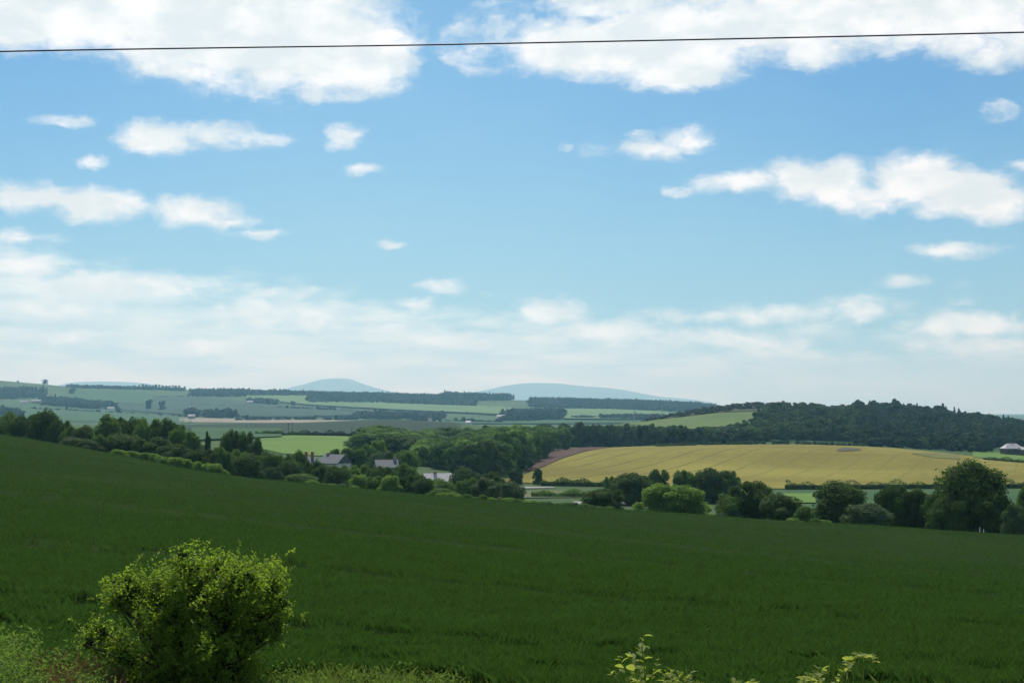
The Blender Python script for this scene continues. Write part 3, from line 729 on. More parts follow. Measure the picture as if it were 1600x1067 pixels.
# front skirt of C
for px in np.arange(1100, 1660, 11):
    d = 960 + rng.normal() * 10; rest.append((px + rng.normal() * 3, d, 9 * (.8 + .4 * rng.random()), 12 * (.8 + .5 * rng.random()), 'C'))
LAB = {'A': ('one of the crowded green trees of the valley wood left of the ploughed field', 'trees of the valley wood'),
       'B': ('one of the trees of the dark belt along the far side of the golden field', 'trees of the belt behind the golden field'),
       'C': ('one of the front trees of the wood covering the hill at the right', 'front trees of the hill wood'),
       'D': ('one of the low rounded trees in the row below the hill wood at the right', 'rounded trees below the hill wood')}
allw = sorted(singles + rest, key=lambda q: -(q[3] / q[1]) * (1.3 if q[4] != 'C' else 1) + (q[1] > 1000) * .01)
lim = 300 - len(T)
ind, rest = allw[:lim], allw[lim:]
for i, (px, d, h, w, k) in enumerate(ind):
    x, g = h_at(px, d); kd = ['D', 'W', 'M', 'W', 'W', 'B', 'M'][i * 5 % 7] if k == 'A' else ('W' if k != 'D' else 'G' if i % 3 == 0 else 'D')
    var = i % 3; cm = crown_mesh(kd, var, 1, 'round'); rr = w / 2
    lab, grp = LAB[k]
    if k == 'A':
        tone = {'D': 'very dark green', 'W': 'deep green', 'M': 'mid green', 'B': 'pale yellow green'}[kd]
        where = 'front edge' if d < 560 else 'middle' if d < 700 else 'ridge end'
        side = 'behind the village roofs' if px < 690 else 'beside the ploughed field'
        lab = f'{tone} tree at the {where} of the valley wood, {side}'; grp = f'{tone} trees at the {where} of the wood, {side}'
    o = tag(put('tree', cm, None, (x, d, g), i * 2.4, (rr, rr * (.85 + .3 * rng.random()), h / 2)), lab, 'tree', grp)
def joined(name, items, m, nleaf, ls, label, conifer=.0, seed=5, nl=6):
    r = np.random.default_rng(seed); vars_ = [crown(seed * 10 + k, None, nleaf, ls, nl, 'cone' if k >= 4 else 'round', core=True, low=.05) for k in range(6)]
    V_, Q_, n = [], [], 0
    for (px, d, h, w) in items:
        x, g = h_at(px, d); k = int(r.integers(4, 6)) if r.random() < conifer else int(r.integers(0, 4))
        v, q = vars_[k]; a = r.random() * 6.28; ww = w / 2 * (.6 if k >= 4 else 1); hh = h / 2 * (1.2 if k >= 4 else 1)
        x_ = v[:, 0] * cos(a) - v[:, 1] * sin(a); y_ = v[:, 0] * sin(a) + v[:, 1] * cos(a)
        V_.append(np.stack([x + x_ * ww, d + y_ * ww, g + v[:, 2] * hh], -1)); Q_.append(q + n); n += len(v)
    o = put(name, mesh(name, np.concatenate(V_), np.concatenate(Q_), m)); return tag(o, label, 'woodland', kind='stuff')
joined('woodland', [(a, b, c_, e) for a, b, c_, e, k in rest if a < 1340], 'leafV', 420, .34, 'dense broadleaf wood filling the left side of the hill and the far parts of the valley', 0, 21)
joined('woodland', [(a, b, c_, e) for a, b, c_, e, k in rest if a >= 1340], 'leafH', 420, .32, 'dark mixed wood with pointed conifers on the right side of the hill', .10, 22)
# heather scrub on the bare shoulder
sc_items = [(px, d, 2.6 + 1.5 * rng.random(), 7 + 5 * rng.random()) for (px, d) in grid_wood([(1005, 659.5), (1060, 652), (1120, 645), (1212, 641)], [(1005, 658.6), (1060, 648), (1120, 638), (1212, 635)], 1200, 1480, 9, 31)]
joined('scrub', sc_items, 'leafF', 90, .4, 'dark heather and gorse scrub on the bare shoulder of the hill', 0, 23, 4)

# far woods and hedgerows
def far_wood(P_near, P_far, dmin, dmax, sp, h, label, seed, w=None, name='woodland', con=.3, m='leafF', rowf=1.6):
    it = [(px, d, h * (.75 + .5 * rng.random()), (w or sp * 1.5) * (.8 + .5 * rng.random())) for px, d in grid_wood(P_near, P_far, dmin, dmax, sp, seed, rowf)]
    if it: joined(name, it, m, 56, .42, label, con, seed, 4)
far_wood([(300, 620), (380, 620), (490, 620)], [(300, 612), (380, 613), (490, 616)], 2600, 4600, 13, 12, 'dark plantation along the skyline left of the blue peak', 41)
far_wood([(484, 630), (600, 631), (700, 635), (745, 636)], [(484, 619.5), (600, 619.5), (700, 623), (745, 625)], 2600, 4600, 13, 13, 'broad dark plantation below the blue peak', 42)
far_wood([(490, 619), (620, 622), (745, 626)], [(490, 616), (620, 619), (745, 623)], 3300, 4600, 13, 11, 'thin wood along the ridge under the blue peak', 55)
far_wood([(690, 628), (800, 626)], [(690, 621), (800, 624.5)], 3300, 4600, 14, 19, 'clump of tall trees on the ridge between the blue hills', 43, con=.1)
far_wood([(828, 636), (980, 641), (1120, 645)], [(828, 626), (980, 629), (1110, 636)], 2700, 4600, 14, 12, 'long dark plantation on the ridge under the pale long hill', 44)
far_wood([(785, 659), (830, 659), (881, 656)], [(785, 649), (830, 646), (881, 645)], 2050, 4000, 12, 12, 'square dark wood block left of the pale hay field', 45)
far_wood([(560, 655), (690, 656)], [(560, 648), (690, 650)], 2100, 3900, 14, 10, 'straggling wood along the valley bottom in the middle distance', 46, con=.1)
far_wood([(0, 624), (40, 623), (70, 620)], [(0, 611), (40, 610), (70, 611)], 2600, 4500, 13, 13, 'wood around the farm on the left hill', 47, con=.1)
far_wood([(66, 633), (100, 636), (140, 639), (178, 640)], [(66, 624), (100, 626), (140, 632), (178, 634)], 2500, 4200, 12, 13, 'dark wood running down the left hillside', 48, con=.1)
far_wood([(108, 606), (230, 609), (288, 611)], [(108, 604.6), (230, 607.6), (288, 609.4)], 3400, 4650, 14, 9, 'thin dark belt on the left skyline', 49, con=.1)
far_wood([(290, 652), (308, 652)], [(290, 648), (308, 648)], 2200, 3300, 10, 14, 'dark tree clump beside the white cottage in the valley', 50, con=0)
far_wood([(322, 653), (364, 654)], [(322, 649), (364, 650)], 2200, 3300, 11, 14, 'rounded dark copse above the stubble field', 51, con=0)
far_wood([(895, 655), (932, 655)], [(895, 653.6), (932, 653.6)], 2100, 3300, 10, 7, 'row of small trees on the pale hay field', 52, con=0, name='tree_row')
far_wood([(942, 656), (1045, 657)], [(942, 653), (1045, 653.4)], 2100, 3300, 11, 9, 'low wood at the foot of the pale hay field', 53, con=0)
far_wood([(-20, 648), (34, 655)], [(-20, 642), (34, 650)], 1950, 3000, 11, 15, 'near dark wood at the left edge below the farm', 54, con=0)
far_wood([(388, 631), (432, 634)], [(388, 627), (432, 630)], 2600, 4200, 12, 12, 'round copse in the pasture left of the plantation', 56, con=0)
# far hedgerows
def far_row(p0, p1, dmin, dmax, n, h, label, seed):
    it = []
    r = np.random.default_rng(seed)
    for k in range(n):
        t = (k + .6 * r.random()) / n; px = p0[0] + (p1[0] - p0[0]) * t; py = p0[1] + (p1[1] - p0[1]) * t
        if r.random() < .12: continue
        it.append((px, find_d(px, py, dmin, dmax), h * (.5 + 1.1 * r.random() ** 2), 10 + 8 * r.random()))
    joined('hedgerow', it, 'leafF', 44, .5, label, 0, seed, 3)
far_row((170, 620), (300, 621), 2600, 4500, 30, 4, 'hedgerow above the blue green field on the left hill', 61)
far_row((300, 633), (400, 637), 2600, 4200, 24, 4, 'hedgerow across the slope left of the plantation', 62)
far_row((400, 637), (600, 646), 2400, 4200, 46, 7, 'hedgerow running down to the valley below the pale pasture', 63)
far_row((690, 645), (785, 650), 2300, 4200, 24, 4, 'hedgerow through the pale fields left of the square wood', 64)
far_row((30, 638), (170, 645), 2200, 4000, 30, 4, 'hedgerow below the dark wood on the left hillside', 65)
far_row((640, 658), (790, 661), 1950, 3300, 36, 7, 'trees lining the valley floor beyond the dark field', 66)
far_row((370, 657), (560, 656), 1980, 3300, 44, 7, 'trees and hedges along the stubble field', 67)
far_row((90, 640), (300, 652), 2100, 3500, 20, 4, 'thin hedgerow across the grey green field', 68)
far_row((760, 638), (880, 643), 2500, 4500, 20, 4, 'hedgerow under the long dark plantation', 69)
far_row((175, 607), (290, 610), 3300, 4700, 22, 6, 'broken tree line on the left skyline', 70)
# single far trees
FM = [mesh('far_tree', *crown(900 + k, None, 260, .26, 8, 'round'), 'leafF') for k in range(2)]
for (px, py, w, h, d0, d1, lab) in [
    (70, 601, 24, 17, 3400, 4600, 'lone round tree on the left skyline'), (28, 598, 10, 7, 3400, 4600, 'small tree on the far left skyline'),
    (113, 617, 24, 19, 2600, 4500, 'lone tree in the upper pasture of the left hill'), (105, 641, 9, 9, 2100, 3800, 'small lone tree in the grey green field'),
    (233, 641, 20, 26, 2200, 4000, 'tall narrow tree on the blue green slope, left of two'), (254, 642, 20, 24, 2200, 4000, 'tall narrow tree on the blue green slope, right of two'),
    (186, 645, 14, 11, 2200, 4000, 'lone tree beside the white cottage on the left hill'), (458, 634, 16, 13, 2600, 4400, 'lone tree at the end of the pale pasture'),
    (295, 621, 8, 12, 2600, 4500, 'lone tree on the hedge below the skyline plantation')]:
    d = find_d(px, py, d0, d1); x, g = h_at(px, d)
    tag(put('tree', FM[int(px) % 2], None, (x, d, g), px, (w * .5, w * .5, h * .5)), lab, 'tree')
for k, px in enumerate(np.arange(218, 282, 5.2)):
    d = find_d(px, 607.5, 3300, 4600); x, g = h_at(px, d); h = 12 + 5 * rng.random()
    o = root('pine_tree', 'one of the tall thin stemmed pines in the open row on the left skyline', 'tree', (x, d, g), px, 'pines on the left skyline')
    put('trunk', TRUNKS[0], o, sc=(6, 6, h * .5)); put('crown', FM[k % 2], o, (0, 0, h * .45), sc=(5 + 2 * rng.random(), 5, h * .26))

# ------------------------------------------------------------------ buildings
def house(px, base_py, d, L, D_, hw, hr, rz, wall, roof, label, chim=((0.3),), hip=False, windows=3, cat='house', chmat='brick', ground=True, name='house', z=None, chh=1.3):
    a = (px - 800) / F; x = a * d; g = float(H(x, d)) if z is None else z
    o = root(name, label, cat, (x, d, g), rz)
    b = MB(); b.box(-L / 2, L / 2, -D_ / 2, D_ / 2, -1, hw)
    if not hip:
        for s in (-1, 1):
            e = s * L / 2; b.add([(e, -D_ / 2, hw), (e, D_ / 2, hw), (e, 0, hw + hr - .08), (e - s * .3, -D_ / 2, hw), (e - s * .3, D_ / 2, hw), (e - s * .3, 0, hw + hr - .08)],
                                 [(0, 1, 4, 3), (1, 2, 5, 4), (2, 0, 3, 5)], [(0, 1, 2), (3, 4, 5)])
    put('wall', b.mesh('wall', wall), o)
    b = MB(); ov = .35; rl = L / 2 + ov - (L * .28 if hip else 0); ex, ey = L / 2 + ov, D_ / 2 + ov; ez = hw - .12; t = .18
    up = [(-ex, -ey, ez), (ex, -ey, ez), (ex, ey, ez), (-ex, ey, ez), (-rl, 0, hw + hr), (rl, 0, hw + hr)]
    v = up + [(p[0], p[1], p[2] + t) for p in up]
    b.add(v, [(6, 7, 11, 10), (8, 9, 10, 11), (0, 4, 5, 1), (2, 5, 4, 3), (0, 1, 7, 6), (2, 3, 9, 8), (1, 5, 11, 7), (5, 2, 8, 11), (3, 4, 10, 9), (4, 0, 6, 10)], [(7, 8, 11), (9, 6, 10)])
    rf = put('roof', b.mesh('roof', roof), o)
    for cx in chim:
        b = MB(); b.box(cx * L - .38, cx * L + .38, -.3, .3, hw + hr - .6, hw + hr + chh)
        b.box(cx * L - .45, cx * L + .45, -.37, .37, hw + hr + chh, hw + hr + chh + .15)
        c_ = put('chimney', b.mesh('chimney', chmat), rf)
    wm = MB(); wm.box(-.45, .45, -.03, .05, 0, 1.2); wmesh = wm.mesh('window', 'glass')
    for k in range(windows):
        put('window', wmesh, o, (-L / 2 + L * (k + .5) / windows, -D_ / 2 - .02, hw - 1.9))
    dm = MB(); dm.box(-.45, .45, -.05, .05, 0, 2.0); put('door', dm.mesh('door', 'timber'), o, (L * .08, -D_ / 2 - .03, 0))
    return o
def roof_z(py, px, d, tot): return as_ray(px, py)[1] * d - tot
house(524, 0, 395, 6.6, 6.2, 4.2, 2.3, radians(-32), 'white', 'slate', 'house with a wide grey slate roof and white gable among the trees', (-.36,), z=roof_z(710, 524, 395, 6.6), chmat='stone', chh=.4)
house(484, 0, 400, 3.4, 5, 4.2, 1.8, 0, 'stone', 'slate', 'house hidden by trees showing only two tall brick chimneys', (-.26, .26), z=roof_z(706, 484, 400, 7.6), windows=2, chh=1.5)
house(604, 0, 385, 5.6, 5.0, 4.0, 1.9, radians(14), 'stone', 'slate', 'house with a dull grey roof half hidden behind trees', (.42,), z=roof_z(719, 604, 385, 5.9), chmat='stone', chh=.6)
house(684, 0, 372, 6.6, 4.2, 2.6, 1.9, radians(8), 'white', 'paleroof', 'cottage with a pale shining roof and small chimney by the willows', (-.1,), z=roof_z(739.5, 684, 372, 4.6), chmat='stone', chh=.5)
house(1579, 0, 840, 11.0, 7.5, 2.8, 2.8, radians(5), 'timber', 'paleroof', 'bungalow with a bright hipped roof near the right edge', (.0,), True, z=roof_z(692, 1579, 840, 6.0), chmat='brick', chh=.7)
house(1604, 0, 834, 10, 6, 2.6, 1.4, radians(5), 'timber', 'paleroof', 'low pale roofed outbuilding cut by the right edge beside the bungalow', (), z=roof_z(698.5, 1604, 834, 4.0), windows=2, chmat='brick')
for (px, py, d0, L, hw, hr, wl, rf, lab, ch) in [
    (34, 611, 3900, 14, 5, 3.5, 'white', 'paleroof', 'white farmhouse in the wood on the left hill', (.3,)),
    (43, 614, 3800, 10, 4, 3, 'white', 'paleroof', 'smaller white building right of the farmhouse on the left hill', ()),
    (36, 628, 3000, 9, 4, 3, 'white', 'paleroof', 'small white cottage below the farm, left of two', ()),
    (42, 628, 3000, 8, 4, 3, 'white', 'paleroof', 'small white cottage below the farm, right of two', ()),
    (58, 626.5, 3050, 22, 5, 3, 'stone', 'paleroof', 'long pale barn below the wood on the left hill', ()),
    (161, 638.5, 2800, 6, 6, 3, 'white', 'slate', 'narrow white gable house on the left hillside', (.2,)),
    (174, 638, 2750, 13, 4, 3, 'white', 'paleroof', 'white cottage with a wide roof on the left hillside', (.3,)),
    (300, 650, 2500, 12, 4, 3, 'stone', 'paleroof', 'white roofed cottage between two dark clumps in the valley', (.3,)),
    (783, 650.5, 2600, 15, 5, 3, 'white', 'paleroof', 'pale farmhouse at the left of the square wood', (.3,)),
    (732, 660, 2300, 8, 4, 2.5, 'white', 'paleroof', 'tiny white cottage on the valley floor', ()),
    (672, 659, 2350, 7, 6, 3, 'white', 'slate', 'tiny white house among trees left of the valley cottage', (.2,)),
    (391, 628, 3600, 16, 5, 3, 'stone', 'paleroof', 'grey farm building left of the pale pasture', ())]:
    house(px, 0, d0, L, 7, hw, hr, radians(px * 7 % 40 - 20), wl, rf, lab, ch, z=max(roof_z(py, px, d0, hw), float(H((px - 800) / F * d0, d0))), windows=2)

# ------------------------------------------------------------------ poles and pylons
def pole(px, top, d, label):
    x, g = h_at(px, d); h = as_ray(px, top)[1] * d - g; o = root('utility_pole', label, 'utility pole', (x, d, g))
    b = MB(); b.tube([(0, 0, -.5), (0, 0, h / 2), (0, 0, h)], [.19, .16, .13], 8); put('post', b.mesh('post', 'timber', True), o)
    b = MB(); b.box(-.9, .9, -.06, .06, h - .55, h - .42); put('crossarm', b.mesh('crossarm', 'timber'), o)
    for k in (-.75, 0, .75):
        b = MB(); b.tube([(k, 0, h - .42), (k, 0, h - .2)], [.05, .04], 6); put('insulator', b.mesh('insulator', 'stone'), o)
pole(451, 661, 860, 'left one of two timber poles above the bright meadow')
pole(457, 660, 850, 'right one of two timber poles above the bright meadow')
pole(550, 667, 900, 'faint timber pole in the dark crop field')
def pylon(px, top, d, label):
    x, g = h_at(px, d); h = max(as_ray(px, top)[1] * d - g, 12); o = root('pylon', label, 'pylon', (x, d, g), .5)
    b = MB(); w = h * .1
    for sx in (-1, 1):
        for sy in (-1, 1):
            b.tube([(sx * w, sy * w, 0), (sx * w * .35, sy * w * .35, h * .6), (sx * .3, sy * .3, h)], [.16, .13, .1], 4)
    for k in range(8):
        z0, z1 = h * k / 8, h * (k + 1) / 8; f = lambda z: max(w * (1 - z / h * 1.05), .3); s = 1 if k % 2 else -1
        b.tube([(s * f(z0), -f(z0), z0), (-s * f(z1), -f(z1), z1)], [.09, .09], 4); b.tube([(s * f(z0), f(z0), z0), (-s * f(z1), f(z1), z1)], [.09, .09], 4)
    put('tower', b.mesh('tower', 'steel'), o)
    for k, q in enumerate((.68, .82, .95)):
        b = MB(); aw = h * (.15, .18, .12)[k]; b.tube([(-aw, 0, h * q), (0, 0, h * q + .5), (aw, 0, h * q)], [.08, .16, .08], 4); put('crossarm', b.mesh('crossarm', 'steel'), o)
pylon(991, 641, 1980, 'smaller lattice pylon in front of the pale hay field')
pylon(1034, 633, 1960, 'taller lattice pylon near the foot of the heather slope')

# small pale posts by the giant tree
for k, (px, h) in enumerate([(1527, 1.25), (1533, 1.0)]):
    d = float(np.interp(px, CREST_PX, CREST_D)) + 6; x, g = h_at(px, d); b = MB(); b.tube([(0, 0, -.2), (0, 0, h * .9), (0, 0, h)], [.06, .055, .03], 6)
    tag(put('post', b.mesh('post', 'white', True), None, (x, d, g)), ['taller pale post at the foot of the giant tree', 'shorter pale post at the foot of the giant tree'][k], 'post')

# ------------------------------------------------------------------ overhead cable
D0 = 17.0; pts = []
for px, py in [(-2600, 172), (-1400, 135), (-600, 103), (0, 81), (320, 75.5), (640, 71), (800, 68), (1200, 60), (1600, 51), (2200, 36), (3200, 2), (4400, -60)]:
    x, fy, fz = to_dir(px, py); pts.append((x / fy * D0, D0, fz / fy * D0))
xs = np.array(pts); xi = np.linspace(xs[0, 0], xs[-1, 0], 90)
cp = np.stack([xi, np.full(90, D0), pchip(xs[:, 0], xs[:, 2], xi)], -1)
b = MB(); b.tube(cp, .0095, 8)
tag(put('overhead_cable', b.mesh('overhead_cable', 'cable', True)), 'thin dark cable strung across the sky near the top', 'cable')

# ------------------------------------------------------------------ standing barley
def tram(x, y):
    """wheel tracks left through the crop"""
    k = np.zeros(len(x), bool)
    for c, w in ((26.9, .34), (28.4, .20), (32.0, .40), (33.7, .34), (50, .5), (52, .5), (76.5, .7), (78.8, .7), (104, .9), (107, .9), (136, 1.1), (140, 1.1), (172, 1.3), (177, 1.3), (-4, .3)):
        k |= np.abs(y + .53 * x + .35 * np.sin(x * .21 + c) - c) < w * 1.9 * (.8 + .35 * np.sin(x * 2.1 + c))
    return k
def blades(n, d0, d1f, a0, a1, m, name, label, base, h0, h1, wmin, seed, dist_w=3.4e-4, keepf=None, lean=.35, cat='crop'):
    r = np.random.default_rng(seed); a = a0 + (a1 - a0) * r.random(n)
    d0 = d0(a) if callable(d0) else d0; dd = np.exp(np.log(d0) + r.random(n) * (np.log(d1f(a)) - np.log(d0))); x = a * dd
    keep = np.ones(n, bool) if keepf is None else keepf(x, dd, r)
    x, dd = x[keep], dd[keep]; n = len(x); far = np.clip((dd - 40) / 80, 0, 1); z = H(x, dd) + base + (far * .22 if name == 'standing_barley' else 0)
    wdt = np.maximum(wmin, dist_w * dd) * (.7 + .6 * r.random(n)); h = (h0 + (h1 - h0) * r.random(n)) * ((1 - far * .38) if name == 'standing_barley' else 1)
    cl = .82 + .18 * np.sin(x * 1.7 + 3 * np.sin(dd * .31)) * np.sin(dd * 1.3 + 2 * np.sin(x * .4)); h = h * cl * (1 + .16 * np.sin(x * .23 + 1.3 * np.sin(dd * .05)) * np.sin(dd * .12 + x * .06))
    th = r.random(n) * pi; ux, uy = np.cos(th) * wdt / 2, np.sin(th) * wdt / 2; lx, ly = r.normal(size=(2, n)) * lean * h
    p0 = np.stack([x - ux, dd - uy, z], -1); p1 = np.stack([x + ux, dd + uy, z], -1)
    p2 = np.stack([x + lx * .35 + ux * .5, dd + ly * .35 + uy * .5, z + h * .62], -1); p3 = np.stack([x + lx, dd + ly, z + h], -1)
    v = np.stack([p0, p1, p2, p3], 1).reshape(-1, 3)
    o = put(name, mesh(name, v, np.arange(4 * n).reshape(n, 4), m)); return tag(o, label, cat, kind='stuff')
cdf = lambda a: np.interp(800 + a * F, CREST_PX, CREST_D) + 4
blades(700000, lambda a: np.interp(800 + a * F, [700, 950], [25.2, 21.0]), cdf, -.46, .46, 'blade', 'standing_barley', 'dense dark green barley standing in the near field', .22, .30, .46, .015, 77, 2.3e-4, keepf=lambda x, y, r: ~tram(x, y))
# verge: grass, seed heads, leafy weeds
def vk(x, y, r):
    px = 800 + x / y * F; return r.random(len(x)) < np.interp(px, [-100, 60, 180, 450, 700, 1000, 1700], [1, 1, .8, .7, .5, .12, .0])
blades(60000, 15, lambda a: np.full_like(a, 25.8), -.5, .5, 'grass', 'verge_grass', 'long sunlit grass on the verge in front of the barley', 0, .22, .62, .008, 78, 4.5e-4, vk, .30, 'grass')
blades(900, 22, lambda a: np.full_like(a, 25.6), -.35, -.27, 'seed', 'seedheads', 'brown grass seed heads above the verge at the left', .25, .3, .55, .012, 79, 4e-4, vk, .12, 'grass')
def weeds():
    r = np.random.default_rng(9); Vv, Qq, n = [], [], 0
    for k in range(520):
        px = r.choice([r.uniform(-60, 190), r.uniform(-60, 60), r.uniform(400, 720)]); d = r.uniform(20, 25.3); a = (px - 800) / F; x = a * d; g = float(H(x, d))
        hh = r.uniform(.45, .85) * (1.5 if px < 55 else 1.05 if px < 200 else .72); m = 30
        t = r.random(m); c = np.stack([x + r.normal(size=m) * .13, d + r.normal(size=m) * .13, g + hh * (.25 + .75 * t)], -1)
        v, q = leaves(c, unit(r.normal(size=(m, 3)) * .6 + [0, -.1, .8]), .075 * (.5 + .9 * r.random(m)), .036, r, .15); Vv.append(v); Qq.append(q + n); n += len(v)
    tag(put('weeds', mesh('weeds', np.concatenate(Vv), np.concatenate(Qq), 'weed')), 'leafy sunlit weeds along the verge at the bottom left', 'weeds', kind='stuff')
weeds()

# ------------------------------------------------------------------ foreground bush
def at(px, py, d):
    a, s = as_ray(px, py); return np.array([a * d, d, s * d])
def big_bush():
    r = np.random.default_rng(17); d = 24.0; sc = d / F
    base = at(300, 1088, d); base[2] = float(H(base[0], d)); o = root('bush', 'large leafy green bush standing alone at the bottom left', 'bush', base)
    L = [ # px, py, rx, rz, ry(m)
      (150,988,18,13,.3),(178,1006,30,17,.45),(140,1004,10,16,.2),(168,984,10,12,.2),(205,1022,24,20,.4),
      (325,945,84,50,1.0),(285,935,58,46,.9),(205,918,32,28,.6),(182,915,14,16,.3),(300,897,28,34,.5),(292,866,15,17,.25),(244,925,34,32,.6),(380,903,50,32,.7),(416,918,28,36,.6),(350,888,40,18,.5),
      (262,965,38,44,.8),(388,985,46,54,.9),(305,1005,76,62,1.1),(265,1045,58,44,.9),(350,1052,68,46,1.0),(428,985,18,34,.4),(438,944,13,13,.3),(190,945,13,10,.25),(330,990,62,54,1.2)]
    Cc = np.array([at(a, b_, d) for a, b_, *_ in L]); Rr = np.array([(rx * sc, ry, rz_ * sc) for _, _, rx, rz_, ry in L])
    Cc[:, 1] += r.normal(size=len(L)) * .18
    w = Rr[:, 0] * Rr[:, 2] * .5 + Rr[:, 1] * Rr[:, 0] * .5; w = np.maximum(w, .02)
    ncl = 380; kc = r.choice(len(L), ncl, p=w / w.sum()); dc = unit(r.normal(size=(ncl, 3)) + [0, -.15, .20])
    rc = .48 + .58 * r.random(ncl) ** .7; rc *= 1 + .25 * (r.random(ncl) < .14)
    cc = Cc[kc] + dc * Rr[kc] * rc[:, None]
    nsh = 4300; q_ = r.integers(0, ncl, nsh); k = kc[q_]
    dr = unit(dc[q_] + r.normal(size=(nsh, 3)) * .5)
    tip = cc[q_] + r.normal(size=(nsh, 3)) * np.array([.085, .085, .10]) * (.6 + .9 * r.random((nsh, 1)))
    up = r.random(nsh) < .07; tip[up, 2] += .12 * r.random(up.sum()) + .03
    # twigs: leaves set along a short curved shoot ending at the tip
    m = 13; t = np.linspace(0, 1, m)
    dirv = unit(dr * [1, 1, .6] + [0, 0, .55] + r.normal(size=(nsh, 3)) * .35); ln = .16 + .22 * r.random(nsh)
    P_ = tip[:, None] - dirv[:, None] * ln[:, None, None] * (1 - t)[None, :, None] + r.normal(size=(nsh, m, 3)) * .022
    nn = unit(r.normal(size=(nsh, m, 3)) * .6 + dirv[:, None] * .3 + np.array([0, -.2, .7]))
    P_ = P_.reshape(-1, 3); nn = nn.reshape(-1, 3); s = np.tile(.85 - .25 * t, nsh) * (.7 + .6 * r.random(len(P_))) * .088
    ok = P_[:, 2] > base[2] + .05; P_, nn, s = P_[ok], nn[ok], s[ok]
    v, q = leaves(P_ - base, nn, s, s * .52, r, .14)
    f = tag(put('foliage', mesh('foliage', v, q, 'bush'), o), kind='stuff')
    # stems
    b = MB()
    for i in range(60):
        e = Cc[i % len(L)] + r.normal(size=3) * Rr[i % len(L)] * .45 - base; e[2] = max(e[2], .5)
        s0 = np.array([r.normal() * .15, r.normal() * .15, -.1]); mid = s0 * .5 + e * .45 + [0, 0, .12]
        b.tube([s0, s0 * .75 + mid * .25 + [0, 0, .15], mid, e * .7 + mid * .3, e], np.array([.045, .036, .025, .015, .006]) * (.7 + .5 * r.random()), 6)
    put('branch', b.mesh('branch', 'bark', True), o)
    b = MB()
    for i in range(0, nsh, 3): b.tube([tip[i] - base - dirv[i] * ln[i], tip[i] - base - dirv[i] * ln[i] * .5, tip[i] - base], [.006, .004, .002], 3)
    put('twig', b.mesh('twig', 'bark', True), o)['kind'] = 'stuff'
    # inner leaves in a darker green: shade within the bush put into their colour
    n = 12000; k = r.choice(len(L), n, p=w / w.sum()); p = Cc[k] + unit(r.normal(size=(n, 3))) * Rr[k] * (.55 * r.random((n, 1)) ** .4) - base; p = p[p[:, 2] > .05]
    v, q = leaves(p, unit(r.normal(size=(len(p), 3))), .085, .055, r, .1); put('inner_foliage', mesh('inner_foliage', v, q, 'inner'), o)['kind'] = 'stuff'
big_bush()
def leaf_mesh(name, L, w, seed, m):
    r = np.random.default_rng(seed); n = 7; V_ = [];
    for i in range(n):
        t = i / (n - 1); ww = w * sin(pi * min(1, t * .9 + .06)) ** .8 * .5; z = -.25 * L * t * t
        V_ += [(t * L, -ww, z + ww * .35), (t * L, 0, z), (t * L, ww, z + ww * .35)]
    q = [(3 * i + k, 3 * i + 3 + k, 3 * i + 4 + k, 3 * i + 1 + k) for i in range(n - 1) for k in (0, 1)]
    return mesh(name, np.array(V_), np.array(q), m, True)
LEAVES = [leaf_mesh('leaf', .075, .038, 1, 'shoot'), leaf_mesh('leaf', .055, .030, 2, 'shoot'), leaf_mesh('leaf', .042, .024, 3, 'shoot')]
def sprig_bush(shoots, d, label, seed, size, gap):
    """a bush below the frame whose leafy shoots reach into view; every visible leaf is a part"""
    r = np.random.default_rng(seed); bx = np.mean([s[0][0] for s in shoots]); base = at(bx, 1500, d); base[2] = float(H(base[0], d))
    o = root('shrub', label, 'shrub', base); b = MB(); cnt = 0
    for sh in shoots:
        pp = np.array([at(px, py, d + r.normal() * .12) for px, py in sh]) - base
        root_pt = np.array([pp[-1][0] * .35, 0, 0]); path = np.vstack([pp, [pp[-1] * .6 + root_pt * .4], [root_pt]])
        b.tube(path, np.linspace(.0018, .007, len(path)), 6)
        seg = np.linalg.norm(np.diff(pp, axis=0), axis=1); tot = seg.sum(); s = 0.0; side = 1
        cum = np.concatenate([[0], np.cumsum(seg)])
        while s < tot and cnt < 210:
            p = np.array([np.interp(s, cum, pp[:, k]) for k in range(3)])
            az = r.random() * 6.28; lf = LEAVES[int(r.integers(0, 3))]
            q = put('leaf', lf, o, p, 0, (1, 1, 1)); k = size * (.7 + .6 * r.random()) * (.7 + .3 * min(1, s / .1 + .3)); q.scale = (k, k, k)
            q.rotation_euler = (r.normal() * .5, -r.uniform(.1, .9), az); s += gap * (.5 + r.random()); cnt += 1
    put('branch', b.mesh('branch', 'shoot', True), o)
    n = 1600; c = np.stack([r.normal(size=n) * .45, r.normal(size=n) * .35, r.uniform(.3, max(.5, -base[2] - 2.05), n)], -1)
    v, q = leaves(c, unit(r.normal(size=(n, 3)) + [0, 0, .6]), .07 * (.6 + .8 * r.random(n)), .036, r, .15)
    put('foliage', mesh('foliage', v, q, 'shoot'), o)['kind'] = 'stuff'
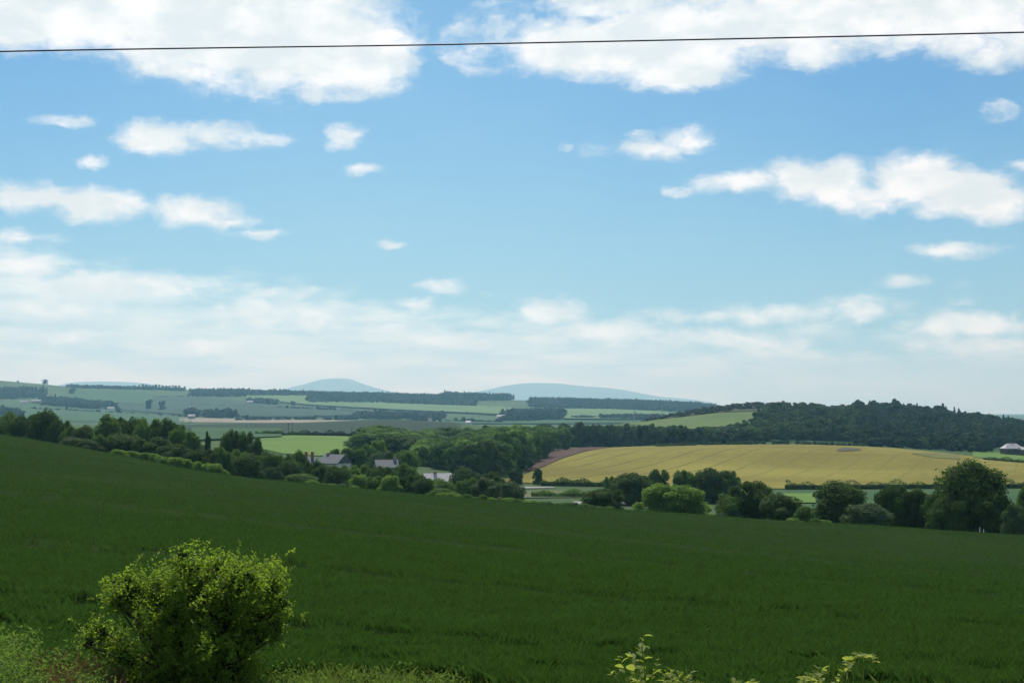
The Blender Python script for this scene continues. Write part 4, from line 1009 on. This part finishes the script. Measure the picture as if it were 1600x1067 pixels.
def fan(x0, x1, tops, bottom, r, n):
    out = []
    for k in range(n):
        px = x0 + (x1 - x0) * (k + r.random() * .8) / n; ty = float(np.interp(px, *ys(tops))) + r.uniform(0, 10)
        out.append([(px, ty), (px + r.normal() * 4, ty + (bottom - ty) * .5), (px + r.normal() * 8, bottom)])
    return out
rr_ = np.random.default_rng(4)
sprig_bush([[(1006, 993), (1003, 1012), (1006, 1035), (1010, 1075)], [(966, 1026), (975, 1040), (985, 1075)], [(985, 1022), (992, 1045), (1000, 1080)], [(1028, 1030), (1020, 1050), (1015, 1080)], [(955, 1050), (965, 1062), (980, 1085)], [(1000, 1050), (1002, 1080)]],
           9.0, 'shrub with broad pale young leaves rising into view at the bottom, right of centre', 5, 1.0, .026)
sprig_bush(fan(1030, 1090, [(1030, 1048), (1055, 1038), (1072, 1042), (1090, 1062)], 1085, rr_, 9), 9.8, 'shrub with dense small yellowish leaves beside the broad leaved shoot at the bottom', 6, .75, .022)
sprig_bush(fan(1142, 1178, [(1142, 1062), (1158, 1058), (1178, 1063)], 1085, rr_, 4), 9.5, 'small leafy tip just peeping over the bottom edge between the larger shrubs', 7, .9, .018)
sprig_bush([[(1376, 1035), (1362, 1031), (1345, 1025), (1330, 1032), (1318, 1050), (1305, 1080)], [(1344, 1021), (1332, 1034), (1312, 1060)], [(1368, 1028), (1350, 1027)]] + fan(1252, 1335, [(1252, 1058), (1270, 1040), (1300, 1033), (1335, 1034)], 1085, rr_, 15),
           9.6, 'shrub with fine pale leaves arching up to the right at the bottom right', 8, .72, .022)

# ------------------------------------------------------------------ haze
def hz(t):
    v = t.new('ShaderNodeVolumePrincipled'); v.inputs['Color'].default_value = (.36, .78, 1, 1); v.inputs['Absorption Color'].default_value = (1, 1, 1, 1); v.inputs['Density'].default_value = HAZE_DENSITY; v.inputs['Anisotropy'].default_value = .42
    return v.outputs[0]
hm = bpy.data.materials.new('haze'); hm.use_nodes = True; hm.node_tree.nodes.clear(); t_ = NT(hm.node_tree)
ho = t_.new('ShaderNodeOutputMaterial'); t_.l.new(hz(t_), ho.inputs['Volume'])
b = MB(); b.box(-26600, 26600, -26600, 26600, float(gz.min()) - 6, 640.0)
tag(put('haze', b.mesh('haze', hm)), 'thin blue summer haze lying over the countryside', 'haze', kind='stuff')
